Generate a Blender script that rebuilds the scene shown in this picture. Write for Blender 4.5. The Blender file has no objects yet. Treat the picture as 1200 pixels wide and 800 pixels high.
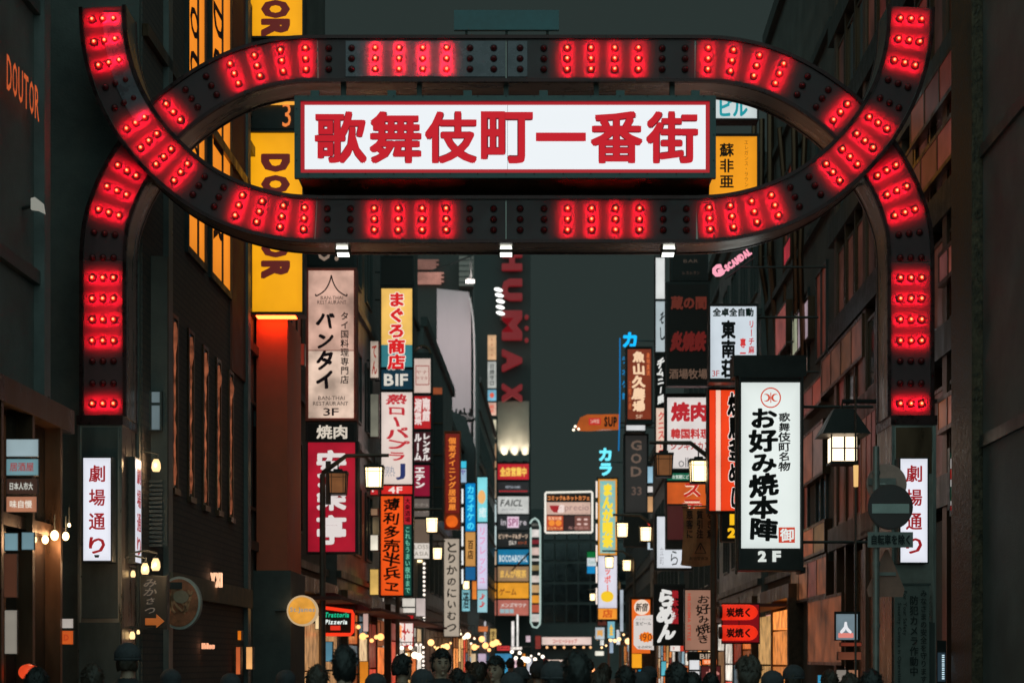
import bpy, math, random
from mathutils import Vector, Matrix
random.seed(7)
SC = bpy.context.scene
COL = SC.collection
PI = math.pi

# ------------------------------------------------------------------ camera
CAMZ, HOR, FOC = 1.72, 772.0, 2100.0
cd = bpy.data.cameras.new('camera'); cam = bpy.data.objects.new('camera', cd); COL.objects.link(cam)
cam.location = (0, 0, CAMZ); cam.rotation_euler = (PI / 2, 0, 0)
cd.sensor_width = 36; cd.lens = 36 * FOC / 1200; cd.shift_y = (HOR - 400) / 1200
cd.clip_start = 0.1; cd.clip_end = 3000
cd.dof.use_dof = True; cd.dof.focus_distance = 22.5; cd.dof.aperture_fstop = 2.2
SC.camera = cam

# ------------------------------------------------------------------ world, dim glow of the night city, exposure
w = bpy.data.worlds.new('World'); SC.world = w; w.use_nodes = True
bg = w.node_tree.nodes['Background']
bg.inputs[0].default_value = (0.0232, 0.0335, 0.0310, 1); bg.inputs[1].default_value = 1.0
sd = bpy.data.lights.new('city_glow', 'SUN'); sd.energy = 1.15; sd.angle = math.radians(120); sd.color = (0.58, 1.0, 0.96)
so = bpy.data.objects.new('city_glow', sd); COL.objects.link(so)
so.rotation_euler = (math.radians(62), 0, math.radians(-6))
SC.view_settings.view_transform = 'Standard'; SC.view_settings.look = 'None'
SC.view_settings.exposure = 0; SC.view_settings.gamma = 1
SC.cycles.use_denoising = True
SC.cycles.max_bounces = 5; SC.cycles.sample_clamp_indirect = 3.0
SC.cycles.use_light_tree = True

# ------------------------------------------------------------------ helpers
def X(px, d): return (px - 600.0) * d / FOC
def Z(py, d): return CAMZ + (HOR - py) * d / FOC
def lin(c):
    out = []
    for v in c[:3]:
        v = v / 255.0
        out.append(v / 12.92 if v <= .04045 else ((v + .055) / 1.055) ** 2.4)
    return out
MATS = {}
def _new(name):
    m = bpy.data.materials.new(name); m.use_nodes = True
    return m, m.node_tree, m.node_tree.nodes['Principled BSDF']
def surf(name, col, rough=.5, metal=0.0, var=.25, scale=6.0, bump=0.0, bscale=40, stretch=(1, 1, 1), spec=.5, rvar=.15):
    """a painted, metal, stone ... surface with procedural unevenness; col is linear"""
    if name in MATS: return MATS[name]
    m, nt, p = _new(name)
    tc = nt.nodes.new('ShaderNodeTexCoord'); mp = nt.nodes.new('ShaderNodeMapping'); mp.inputs['Scale'].default_value = stretch
    nt.links.new(tc.outputs['Object'], mp.inputs[0])
    n = nt.nodes.new('ShaderNodeTexNoise'); n.inputs['Scale'].default_value = scale; n.inputs['Detail'].default_value = 6
    n.inputs['Roughness'].default_value = .65
    nt.links.new(mp.outputs[0], n.inputs['Vector'])
    r = nt.nodes.new('ShaderNodeMapRange'); r.inputs[1].default_value = .3; r.inputs[2].default_value = .7
    r.inputs[3].default_value = 1 - var; r.inputs[4].default_value = 1 + var
    nt.links.new(n.outputs[0], r.inputs[0])
    mx = nt.nodes.new('ShaderNodeVectorMath'); mx.operation = 'SCALE'; mx.inputs[0].default_value = col[:3]
    nt.links.new(r.outputs[0], mx.inputs['Scale']); nt.links.new(mx.outputs[0], p.inputs['Base Color'])
    r2 = nt.nodes.new('ShaderNodeMapRange'); r2.inputs[1].default_value = .3; r2.inputs[2].default_value = .7
    r2.inputs[3].default_value = max(.04, rough - rvar); r2.inputs[4].default_value = min(1, rough + rvar)
    nt.links.new(n.outputs[0], r2.inputs[0]); nt.links.new(r2.outputs[0], p.inputs['Roughness'])
    p.inputs['Metallic'].default_value = metal; p.inputs['Specular IOR Level'].default_value = spec
    if bump:
        n2 = nt.nodes.new('ShaderNodeTexNoise'); n2.inputs['Scale'].default_value = bscale; n2.inputs['Detail'].default_value = 4
        nt.links.new(mp.outputs[0], n2.inputs['Vector'])
        b = nt.nodes.new('ShaderNodeBump'); b.inputs['Strength'].default_value = bump; b.inputs['Distance'].default_value = .02
        nt.links.new(n2.outputs[0], b.inputs['Height']); nt.links.new(b.outputs[0], p.inputs['Normal'])
    MATS[name] = m
    return m
def glow(col, gain=1.0, var=0.0, scale=1.4, sample=True, rough=.35):
    """a face that gives off light; col as sRGB 0-255 of what it looks like"""
    key = ('glow', tuple(col), round(gain, 3), round(var, 2), scale, sample)
    if key in MATS: return MATS[key]
    m, nt, p = _new('lit_%02x%02x%02x' % tuple(int(c) for c in col))
    c = lin(col)
    p.inputs['Base Color'].default_value = (*[.008 + .08 * v for v in c], 1)
    p.inputs['Roughness'].default_value = rough
    p.inputs['Emission Color'].default_value = (*c, 1); p.inputs['Emission Strength'].default_value = gain
    if var and sample:
        tc = nt.nodes.new('ShaderNodeTexCoord')
        sp = nt.nodes.new('ShaderNodeSeparateXYZ'); nt.links.new(tc.outputs['Generated'], sp.inputs[0])
        def mth(op, a, b=None):
            q = nt.nodes.new('ShaderNodeMath'); q.operation = op
            for i_, v_ in enumerate((a, b)):
                if v_ is None: continue
                if isinstance(v_, (int, float)): q.inputs[i_].default_value = v_
                else: nt.links.new(v_, q.inputs[i_])
            return q.outputs[0]
        ex = mth('POWER', mth('MULTIPLY', mth('ABSOLUTE', mth('SUBTRACT', sp.outputs[0], .5)), 2.0), 5.0)
        ez = mth('POWER', mth('MULTIPLY', mth('ABSOLUTE', mth('SUBTRACT', sp.outputs[2], .5)), 2.0), 9.0)
        edge = mth('SUBTRACT', 1.0, mth('MULTIPLY', mth('MAXIMUM', ex, ez), .17))
        n = nt.nodes.new('ShaderNodeTexNoise'); n.inputs['Scale'].default_value = scale; n.inputs['Detail'].default_value = 3
        nt.links.new(tc.outputs['Object'], n.inputs['Vector'])
        r = nt.nodes.new('ShaderNodeMapRange'); r.inputs[1].default_value = .3; r.inputs[2].default_value = .7
        r.inputs[3].default_value = gain * (1 - var); r.inputs[4].default_value = gain * (1 + var * .5)
        nt.links.new(n.outputs[0], r.inputs[0]); nt.links.new(mth('MULTIPLY', r.outputs[0], edge), p.inputs['Emission Strength'])
    m.cycles.emission_sampling = 'AUTO' if sample else 'NONE'
    MATS[key] = m
    return m
def ink(col):
    """print or paint: opaque colour without light of its own"""
    key = ('ink', tuple(col))
    if key not in MATS:
        m, nt, p = _new('print_%02x%02x%02x' % tuple(int(c) for c in col))
        p.inputs['Base Color'].default_value = (*lin(col), 1); p.inputs['Roughness'].default_value = .55
        MATS[key] = m
    return MATS[key]

BLACK = surf('black_enamel', (.03, .033, .032), .45, 0, .3)
DARK = surf('dark_metal', (.08, .085, .08), .45, .3, .3, 4, stretch=(1, 1, .3))
STEEL = surf('brushed_steel', (.30, .29, .27), .32, 1, .3, 5, stretch=(1, 1, .15))
BRONZE = surf('bronze_metal', (.14, .075, .045), .35, .8, .35, 3, stretch=(1, 1, .25))
IRON = surf('rusty_brown_iron', (.10, .055, .035), .5, .4, .4, 9)
CONC = surf('dark_concrete', (.14, .14, .13), .8, 0, .3, 2.2, .3)
DARKWALL = surf('sooty_render', (.13, .13, .12), .8, 0, .35, 1.3, .25)
WINDARK = surf('dark_window_glass', (.012, .014, .016), .12, 0, .3, 2, spec=.8, rvar=.05)

def wloc(o):
    v = Vector((0, 0, 0))
    while o is not None:
        v = v + o.location; o = o.parent
    return v
def tag(o, label=None, cat=None, group=None, kind=None):
    if label: o['label'] = label
    if cat: o['category'] = cat
    if group: o['group'] = group
    if kind: o['kind'] = kind
    return o
def thing(name, label, cat, loc=(0, 0, 0), group=None):
    o = bpy.data.objects.new(name, None); o.empty_display_size = .3; COL.objects.link(o)
    o.location = loc
    return tag(o, label, cat, group)
def inst(name, mesh, loc, parent=None, rot=None):
    o = bpy.data.objects.new(name, mesh); COL.objects.link(o)
    if parent is not None:
        o.parent = parent; o.location = Vector(loc) - wloc(parent)
    else: o.location = loc
    if rot: o.rotation_euler = rot
    return o
def copy_tree(o, parent=None):
    c = o.copy(); COL.objects.link(c)
    if parent is not None: c.parent = parent
    for ch in o.children: copy_tree(ch, c)
    return c

class MB:
    def __init__(s): s.v = []; s.f = []; s.m = []; s.cur = 0; s.smooth = False
    def add(s, vs, fs, mi=None):
        n = len(s.v); s.v += [tuple(a) for a in vs]; s.f += [tuple(i + n for i in f) for f in fs]
        s.m += [s.cur if mi is None else mi] * len(fs); return s
    def hexa(s, p, mi=None):   # p: 8 corners, bottom ring then top ring
        return s.add(p, [(3, 2, 1, 0), (4, 5, 6, 7), (0, 1, 5, 4), (1, 2, 6, 5), (2, 3, 7, 6), (3, 0, 4, 7)], mi)
    def box(s, x0, x1, y0, y1, z0, z1, mi=None):
        if x0 > x1: x0, x1 = x1, x0
        if y0 > y1: y0, y1 = y1, y0
        if z0 > z1: z0, z1 = z1, z0
        return s.hexa([(x0, y0, z0), (x1, y0, z0), (x1, y1, z0), (x0, y1, z0), (x0, y0, z1), (x1, y0, z1), (x1, y1, z1), (x0, y1, z1)], mi)
    def sbox(s, a0, a1, d0, d1, z0, z1, mi=None):   # box in street axes (lateral, depth)
        if a0 > a1: a0, a1 = a1, a0
        k = KS
        return s.hexa([(a0 + k * d0, d0, z0), (a1 + k * d0, d0, z0), (a1 + k * d1, d1, z0), (a0 + k * d1, d1, z0),
                       (a0 + k * d0, d0, z1), (a1 + k * d0, d0, z1), (a1 + k * d1, d1, z1), (a0 + k * d1, d1, z1)], mi)
    def pbox(s, px0, px1, py0, py1, d0, d1, mi=None):   # box whose front face at depth d0 is measured in the photograph
        return s.box(X(px0, d0), X(px1, d0), d0, d1, Z(py1, d0), Z(py0, d0), mi)
    def tube(s, pts, r, n=8, mi=None, cap=True):
        pts = [Vector(p) for p in pts]; rr = r if isinstance(r, (list, tuple)) else [r] * len(pts)
        vs = []; fs = []
        ref = None
        for i, p in enumerate(pts):
            t = (pts[min(i + 1, len(pts) - 1)] - pts[max(i - 1, 0)])
            t = t.normalized() if t.length > 1e-9 else Vector((0, 0, 1))
            if ref is None: ref = Vector((1, 0, 0)) if abs(t.x) < .8 else Vector((0, 1, 0))
            a = (ref - t * ref.dot(t)).normalized(); ref = a; b = t.cross(a)
            for k in range(n):
                an = 2 * PI * k / n
                vs.append(p + (a * math.cos(an) + b * math.sin(an)) * rr[i])
        for i in range(len(pts) - 1):
            for k in range(n):
                k2 = (k + 1) % n
                fs.append((i * n + k, i * n + k2, (i + 1) * n + k2, (i + 1) * n + k))
        if cap:
            fs.append(tuple(range(n - 1, -1, -1))); fs.append(tuple((len(pts) - 1) * n + k for k in range(n)))
        return s.add(vs, fs, mi)
    def ell(s, c, rx, ry, rz, n=12, m=8, mi=None):
        vs = [(c[0], c[1], c[2] - rz)]; fs = []
        for j in range(1, m):
            t = -PI / 2 + PI * j / m
            for k in range(n):
                a = 2 * PI * k / n
                vs.append((c[0] + rx * math.cos(t) * math.cos(a), c[1] + ry * math.cos(t) * math.sin(a), c[2] + rz * math.sin(t)))
        vs.append((c[0], c[1], c[2] + rz)); L = len(vs) - 1
        for k in range(n):
            k2 = (k + 1) % n
            fs.append((0, 1 + k2, 1 + k)); fs.append((L, L - n + k, L - n + k2))
            for j in range(m - 2): fs.append((1 + j * n + k, 1 + j * n + k2, 1 + (j + 1) * n + k2, 1 + (j + 1) * n + k))
        return s.add(vs, fs, mi)
    def disc(s, cx, y0, cz, r, t=.02, n=32, mi=None, rz=None):   # disc facing the camera, front at y0
        rz = rz or r
        vs = [(cx + r * math.cos(2 * PI * k / n), y0, cz + rz * math.sin(2 * PI * k / n)) for k in range(n)]
        vs += [(a[0], y0 + t, a[2]) for a in vs]
        fs = [tuple(range(n)), tuple(range(2 * n - 1, n - 1, -1))] + [(k, n + k, n + (k + 1) % n, (k + 1) % n) for k in range(n)]
        return s.add(vs, fs, mi)
    def ring(s, cx, y0, cz, r0, r1, t=.02, n=32, mi=None):
        vs = []
        for (r, y) in ((r0, y0), (r1, y0), (r1, y0 + t), (r0, y0 + t)):
            vs += [(cx + r * math.cos(2 * PI * k / n), y, cz + r * math.sin(2 * PI * k / n)) for k in range(n)]
        fs = []
        for q in range(4):
            for k in range(n):
                k2 = (k + 1) % n; q2 = (q + 1) % 4
                fs.append((q * n + k, q * n + k2, q2 * n + k2, q2 * n + k))
        return s.add(vs, fs, mi)
    def poly(s, pts, y0, y1, mi=None):   # polygon in x,z extruded from y0 to y1
        n = len(pts)
        vs = [(a, y0, b) for a, b in pts] + [(a, y1, b) for a, b in pts]
        return s.add(vs, [tuple(range(n)), tuple(range(2 * n - 1, n - 1, -1))] + [(k, n + k, n + (k + 1) % n, (k + 1) % n) for k in range(n)], mi)
    def ribbon(s, path, o0, o1, y0, y1, mi=None):   # band along a path in x,z between the offsets o0 and o1
        P = [Vector((a, b)) for a, b in path]; n = len(P); vs = []
        for i in range(n):
            t = (P[min(i + 1, n - 1)] - P[max(i - 1, 0)]).normalized(); nn = Vector((-t.y, t.x))
            a = P[i] + nn * o0; b = P[i] + nn * o1
            vs += [(a.x, y0, a.y), (b.x, y0, b.y), (b.x, y1, b.y), (a.x, y1, a.y)]
        fs = []
        for i in range(n - 1):
            for k in range(4):
                k2 = (k + 1) % 4
                fs.append((i * 4 + k, i * 4 + k2, (i + 1) * 4 + k2, (i + 1) * 4 + k))
        fs += [(0, 1, 2, 3), tuple(4 * (n - 1) + k for k in (3, 2, 1, 0))]
        return s.add(vs, fs, mi)
    def mesh(s, name, mats, off=Vector((0, 0, 0))):
        me = bpy.data.meshes.new(name)
        me.from_pydata([(a[0] - off[0], a[1] - off[1], a[2] - off[2]) for a in s.v], [], s.f)
        if not isinstance(mats, (list, tuple)): mats = [mats]
        for m in mats: me.materials.append(m)
        if len(mats) > 1: me.polygons.foreach_set('material_index', s.m)
        if s.smooth: me.polygons.foreach_set('use_smooth', [True] * len(me.polygons))
        me.update()
        return me
    def build(s, name, mats, parent=None, loc=None):
        off = wloc(parent) if parent is not None else Vector(loc or (0, 0, 0))
        o = bpy.data.objects.new(name, s.mesh(name, mats, off)); COL.objects.link(o)
        if parent is not None: o.parent = parent
        else: o.location = off
        return o
KS = 55.0 / FOC     # sideways drift of the street per metre of depth: its vanishing point lies right of the camera axis

# ---- lettering: every character comes from the font that ships with the program, as a flat mesh
GC = {}
def glyph(ch, off=0.0):
    """verts (x, y, layer) and faces; heavy weights are several copies of the character, each a hair in front of the last"""
    k = (ch, round(off, 3))
    if k not in GC:
        c = bpy.data.curves.new('glyph', 'FONT'); c.body = ch; c.offset = 0 if ord(ch) > 0x2E00 else min(off, .03); c.resolution_u = 2
        o = bpy.data.objects.new('glyph', c); m = o.to_mesh()
        vs = [(v.co.x, v.co.y, 0) for v in m.vertices]; fs = [tuple(p.vertices) for p in m.polygons]
        o.to_mesh_clear(); bpy.data.objects.remove(o); bpy.data.curves.remove(c)
        r = off if ord(ch) > 0x2E00 else off - min(off, .03)
        if r > .006 and vs:
            q = r * .8; sh = [(q, q), (-q, q), (-q, -q), (q, -q)]
            if r > .035: sh += [(r, 0), (-r, 0), (0, r), (0, -r)]
            V = []; F = []
            for i, (dx, dy) in enumerate(sh):
                n = len(V); V += [(a + dx, b + dy, i) for a, b, _ in vs]; F += [tuple(j + n for j in f) for f in fs]
            vs, fs = V, F
        GC[k] = (vs, fs)
    return GC[k]
def wide(ch): return ord(ch) > 0x2E00
def text2d(s, x0, z0, x1, z1, dir='h', off=.02, rot=0, skew=0, brush=0, fill=.9):
    """flat lettering inside the rectangle; z up. returns verts (x, z, layer) and faces"""
    V = []; F = []
    def put(vs, fs):
        n = len(V); V.extend(vs); F.extend([tuple(i + n for i in f) for f in fs])
    if dir == 'v':
        n = len(s); ch_h = (z1 - z0) / n
        for i, ch in enumerate(s):
            if ch == ' ': continue
            vs, fs = glyph(ch, off)
            if not vs: continue
            if wide(ch): bx0, bx1, by0, by1 = 0.0, 1.0, -.12, .88
            else:
                bx0 = min(a[0] for a in vs); bx1 = max(a[0] for a in vs); by0 = min(a[1] for a in vs); by1 = max(a[1] for a in vs)
            q = [((a - bx0) / max(bx1 - bx0, 1e-6) - .5, (b - by0) / max(by1 - by0, 1e-6) - .5, l) for a, b, l in vs]
            if ch in 'ー―-〜': q = [(b, -a, l) for a, b, l in q]
            if rot: q = [(b, -a, l) for a, b, l in q]
            if brush:
                r = random.Random(ord(ch) + i); tl = (r.random() - .5) * brush; sk = (r.random() - .5) * brush * 1.2; g = 1 + (r.random() - .5) * brush * .6
                q = [((a * math.cos(tl) - b * math.sin(tl)) * g + .035 * brush * math.sin(9 * b + i), (a * math.sin(tl) + b * math.cos(tl) + a * (sk + .12 * brush)) * g + .03 * brush * math.sin(8 * a + i), l) for a, b, l in q]
            cz = z1 - (i + .5) * ch_h; cx = (x0 + x1) / 2; wx = (x1 - x0) * (1.0 if wide(ch) else .85)
            put([(cx + a * wx + skew * b * wx, cz + b * ch_h * fill * (1.06 if wide(ch) else .85), l) for a, b, l in q], fs)
        return V, F
    x = 0.0; ch = ' '
    for i, ch in enumerate(s):
        if ch == ' ': x += .35; continue
        vs, fs = glyph(ch, off)
        if not vs: continue
        if wide(ch): put([(a + x, b, l) for a, b, l in vs], fs); x += 1.0
        else:
            bx0 = min(a[0] for a in vs); bx1 = max(a[0] for a in vs)
            put([(a - bx0 + x, b, l) for a, b, l in vs], fs); x += bx1 - bx0 + .09
    if rot: V = [(b, -a, l) for a, b, l in V]
    if skew: V = [(a + skew * b, b, l) for a, b, l in V]
    bx0 = min(a[0] for a in V); bx1 = max(a[0] for a in V); by0 = min(a[1] for a in V); by1 = max(a[1] for a in V)
    sx = (x1 - x0) / max(bx1 - bx0, .05); sz = (z1 - z0) / max(by1 - by0, .05)
    return [(x0 + (a - bx0) * sx, z0 + (b - by0) * sz, l) for a, b, l in V], F
def flat(mb, V, F, y, mi=None, thick=0):
    if not thick: return mb.add([(a, y - l * LAY, b) for a, b, l in V], F, mi)
    cnt = {}
    for f in F:
        for i in range(len(f)): cnt[(f[i], f[(i + 1) % len(f)])] = 1
    sides = [(a, b) for (a, b) in cnt if (b, a) not in cnt]; n = len(V)
    return mb.add([(a, y - l * LAY, b) for a, b, l in V] + [(a, y + thick, b) for a, b, l in V], list(F) + [(a, b, b + n, a + n) for a, b in sides], mi)
LAY = .0007

def T(s, x0, y0, x1, y1, col, dir='h', **k): return dict(s=s, r=(x0, y0, x1, y1), col=col, dir=dir, k=k)
def letters(t, d, parent, name='lettering', y=None):
    """one mesh per text; rectangle in photograph pixels at depth d"""
    k = dict(t['k']); out = k.pop('out', None); lit = k.pop('lit', None); thick = k.pop('thick', 0); y = d if y is None else y
    x0, y0, x1, y1 = t['r']
    col = t['col']
    if lit is None: lit = 1.0 if max(col) > 95 else 0
    args = (t['s'], X(x0, d), Z(y1, d), X(x1, d), Z(y0, d))
    mats = [glow(col, lit, sample=False) if lit else ink(col)]
    mb = MB(); V, F = text2d(*args, dir=t['dir'], **k)
    step = max(.004, d * .00012)
    flat(mb, V, F, y - step * 2 - .006 - thick, 0, thick)
    if out:
        k2 = dict(k); k2['off'] = k.get('off', .02) + out[1]
        mats.append(glow(out[0], 1.0, sample=False) if max(out[0]) > 95 else ink(out[0]))
        V2, F2 = text2d(*args, dir=t['dir'], **k2)
        if t['dir'] == 'v': pass
        flat(mb, V2, F2, y - step - thick * .5, 1)
    o = mb.build(name, mats, parent)
    if all(c in '・:∷●-■.♪ ' for c in t['s']): o['kind'] = 'stuff'
    return o

def wall_x(side, d): return (-4.95 if side == 'L' else 4.95) + KS * d
def sign(name, label, rect, d, panes, texts=(), thick=.28, cat='sign', group=None, house=BLACK, side=None, rim=.03, brackets=True, gain=1.08, var=.12, vscale=1.4):
    """a light box: housing with a rim, lit panes, lettering, and arms back to the wall. panes: (rect, colour[, gain])"""
    x0, y0, x1, y1 = rect
    wx0, wx1, z0, z1 = X(x0, d), X(x1, d), Z(y1, d), Z(y0, d)
    t = thing(name, label, cat, ((wx0 + wx1) / 2, d + thick / 2, z0), group)
    mb = MB(); mb.box(wx0, wx1, d, d + thick, z0, z1)
    if rim:
        p = max(.02, rim)
        for a in ((wx0, wx0 + p * .7, z0, z1), (wx1 - p * .7, wx1, z0, z1)): mb.box(a[0], a[1], d - p, d + .001, a[2], a[3])
        mb.box(wx0 + p * .7, wx1 - p * .7, d - p, d + .001, z1 - p * .7, z1); mb.box(wx0 + p * .7, wx1 - p * .7, d - p, d + .001, z0, z0 + p * .7)
    mb.build('housing', house, t)
    for p in panes:
        r, c = p[0], p[1]; g = p[2] if len(p) > 2 else gain
        m = MB(); m.pbox(r[0], r[2], r[1], r[3], d - .012, d - .002)
        m.build('light_panel' if g else 'panel', glow(c, g, var, vscale) if g else ink(c), t)
    for tx in texts: letters(tx, d - .012, t)
    side = side or ('L' if (x0 + x1) / 2 < 655 else 'R')
    if brackets:
        wx = wall_x(side, d + thick / 2); e = wx0 if side == 'L' else wx1
        if (side == 'L' and .03 < e - wx < 1.6) or (side == 'R' and .03 < wx - e < 1.25):
            hh = z1 - z0
            for q in ((.15, .85) if hh > 1 else (.5,)):
                b = MB(); b.tube([(e, d + thick / 2, z0 + hh * q), (wx, d + thick / 2, z0 + hh * q)], .025, 6); b.build('bracket', DARK, t)
    return t

# ------------------------------------------------------------------ ground, road, pavements
ASPH = surf('wet_looking_asphalt', (.045, .046, .048), .45, 0, .35, 3, .3, 60)
PAVE = surf('pavement_concrete', (.14, .135, .13), .6, 0, .3, 2, .2)
m = MB(); m.add([(-900, -60, -.02), (900, -60, -.02), (900, 1500, -.02), (-900, 1500, -.02)], [(0, 1, 2, 3)])
tag(m.build('ground', CONC), kind='structure')
m = MB(); m.sbox(-3.3, 3.3, -20, 172, -.015, .0); tag(m.build('road', ASPH), kind='structure')
for sd_ in (-1, 1):
    m = MB(); m.sbox(sd_ * 3.3, sd_ * 5.05, -20, 150, -.01, .12); tag(m.build('pavement', PAVE), kind='structure')
WHITEP = surf('worn_white_road_paint', (.6, .6, .58), .6, 0, .35, 9)
for k in range(9):
    m = MB(); m.sbox(-2.9 + k * .68, -2.52 + k * .68, 17.2, 19.6, .003, .005)
    tag(m.build('road_marking', WHITEP), kind='structure')

# ------------------------------------------------------------------ the gate: two interlaced lamp-studded bands
GD = 21.0
def PX(a, b): return (X(a, GD), Z(b, GD))
def spline(pts, n=14):
    out = []
    for i in range(len(pts) - 1):
        p0 = pts[max(i - 1, 0)]; p1 = pts[i]; p2 = pts[i + 1]; p3 = pts[min(i + 2, len(pts) - 1)]
        for k in range(n):
            t = k / n
            out.append(tuple(.5 * ((2 * p1[j]) + (-p0[j] + p2[j]) * t + (2 * p0[j] - 5 * p1[j] + 4 * p2[j] - p3[j]) * t * t + (-p0[j] + 3 * p1[j] - 3 * p2[j] + p3[j]) * t ** 3) for j in (0, 1)))
    out.append(pts[-1]); return out
MIR = lambda p: (1188 - p[0], p[1])
vl = [(121, 9), (123, 44), (129, 76), (139, 106), (153, 134), (168, 157), (186, 178), (209, 200), (236, 220), (266, 236), (300, 248), (336, 255.5), (372, 258)]
V_PATH = spline(vl) + [(593, 258)]; V_PATH = V_PATH + [MIR(p) for p in reversed(V_PATH[:-1])]
ul = [(118, 486), (118, 400), (118, 320), (118.5, 286), (122, 258), (130, 232), (141, 207), (157, 180), (177, 153), (200, 129), (226, 109), (252, 93), (280, 80), (310, 71), (342, 66), (372, 65)]
U_PATH = spline(ul) + [(593, 65)]; U_PATH = U_PATH + [MIR(p) for p in reversed(U_PATH[:-1])]

GRIM = surf('gate_dark_red_metal', (.055, .022, .022), .30, .6, .35, 5)
GSIDE = surf('gate_brushed_side_metal', (.34, .31, .28), .33, 1, .4, 2.2, .15, 12, stretch=(.5, 3, .5))
GFACE = surf('gate_smoked_face', (.085, .035, .038), .5, 0, .25, 3)
GSHEEN = surf('gate_faded_face', (.17, .14, .16), .30, .2, .35, 3.2)
gate = thing('street_gate', 'tall metal gate of two interlaced bands studded with glowing red lamps, spanning the whole street', 'gate', (X(593, GD), GD + .3, 0))
W = .27
for nm, path, yf, dep in (('lower_band', V_PATH, GD - .06, .60), ('upper_band', U_PATH, GD + .10, .62)):
    P = [PX(*p) for p in path]
    mb = MB(); mb.ribbon(P, -W, W, yf + .05, yf + dep); mb.build(nm, GSIDE, gate)
    mb = MB(); mb.ribbon(P, W - .035, W + .006, yf, yf + .055); mb.ribbon(P, -W - .006, -W + .035, yf, yf + .055)
    mb.ribbon(P, W - .02, W + .01, yf + dep - .03, yf + dep + .01); mb.ribbon(P, -W - .01, -W + .02, yf + dep - .03, yf + dep + .01)
    mb.build('rim', GRIM, gate)
    # face panels between the seams
    cuts = [0]
    seams = [370, 593, 816] if True else []
    for i in range(1, len(path)):
        for sx in seams:
            if (path[i - 1][0] - sx) * (path[i][0] - sx) < 0 or path[i][0] == sx: cuts.append(i)
    if nm == 'upper_band':
        for i in range(1, len(path)):
            if (path[i - 1][1] - 303) * (path[i][1] - 303) < 0: cuts.append(i)
    cuts = sorted(set(cuts + [len(path) - 1]))
    for a, b in zip(cuts[:-1], cuts[1:]):
        if b - a < 1: continue
        seg = [Vector(P[k]) for k in range(a, b + 1)]
        t0 = (seg[1] - seg[0]).normalized() * .006; t1 = (seg[-1] - seg[-2]).normalized() * .006
        seg[0] = seg[0] + t0; seg[-1] = seg[-1] - t1
        mb = MB(); mb.ribbon([(p.x, p.y) for p in seg], -W + .04, W - .04, yf + .03, yf + .048)
        mb.build('face_panel', GFACE, gate)
# pale sheets over some of the face, whitish reflection painted as their colour
mb = MB(); mb.ribbon([PX(404, 65), PX(592, 65)], -W + .06, W - .06, GD + .118, GD + .128); tag(mb.build('face_panel', GSHEEN, gate), 'pale weathered face panel of the upper band')
mb = MB(); mb.ribbon([PX(595, 65), PX(618, 65)], -W + .06, W - .06, GD + .118, GD + .128); mb.build('face_panel', GSHEEN, gate)
mb = MB(); mb.ribbon([PX(*p) for p in V_PATH[4:64]], .0, W - .05, GD - .045, GD - .035); tag(mb.build('face_panel', GSHEEN, gate), 'pale weathered strip at the upper left tip')

# bulbs
dome = MB(); dome.smooth = True
prof = [(.034, .0), (.036, .010), (.031, .026), (.020, .038), (.0, .043)]
n = 12; vs = []; fs = []
for r, h in prof[:-1]: vs += [(r * math.cos(2 * PI * k / n), -h, r * math.sin(2 * PI * k / n)) for k in range(n)]
vs.append((0, -prof[-1][1], 0))
for j in range(3):
    for k in range(n): fs.append((j * n + k, j * n + (k + 1) % n, (j + 1) * n + (k + 1) % n, (j + 1) * n + k))
for k in range(n): fs.append((3 * n + k, 3 * n + (k + 1) % n, 4 * n))
dome.add(vs, fs, 0)
dome.ring(0, -.012, 0, .036, .043, .012, 16, 2)
core = [(.017 * math.cos(2 * PI * k / 10), -.0445, .017 * math.sin(2 * PI * k / 10)) for k in range(10)] + [(0, -.056, 0)] + [(.020 * math.cos(2 * PI * k / 10), -.030, .020 * math.sin(2 * PI * k / 10)) for k in range(10)]
dome.add(core, [(k, (k + 1) % 10, 10) for k in range(10)] + [(11 + k, 11 + (k + 1) % 10, (k + 1) % 10, k) for k in range(10)], 1)
SOCK = surf('bulb_socket', (.02, .008, .008), .4, .2)
lit_mesh = dome.mesh('lit_bulb', [glow((190, 10, 18), .75, sample=False), glow((255, 150, 66), 1.7, sample=False), SOCK])
off_red = surf('unlit_red_bulb', (.16, .012, .014), .22, 0, .2)
off_mesh = dome.mesh('unlit_bulb', [off_red, off_red, SOCK])
ld = bpy.data.lights.new('lamp_glow', 'SPOT'); ld.spot_size = math.radians(164); ld.spot_blend = .9; ld.energy = 7.0; ld.color = (1, .004, .03); ld.shadow_soft_size = .01
try: ld.use_custom_distance = False
except Exception: pass
def rows(path, spots, yf, span=.1245):
    P = [Vector(PX(*p)) for p in path]
    for (px, py, lit) in spots:
        q = Vector(PX(px, py)); best = None
        for i in range(len(P) - 1):
            a, b = P[i], P[i + 1]; ab = b - a
            if ab.length < 1e-6: continue
            t = max(0, min(1, (q - a).dot(ab) / ab.dot(ab))); c = a + ab * t
            if best is None or (q - c).length < best[0]: best = ((q - c).length, c, ab.normalized())
        _, c, tn = best; nn = Vector((-tn.y, tn.x))
        for k in (-1, 0, 1):
            p = c + nn * span * k
            inst('bulb', lit_mesh if lit else off_mesh, (p.x, yf + .03, p.y), gate)
            if lit:
                l = bpy.data.objects.new('lamp_glow', ld); COL.objects.link(l); l.parent = gate
                l.location = Vector((p.x, yf - .033, p.y)) - wloc(gate); l.rotation_euler = (PI / 2, 0, 0)
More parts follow.
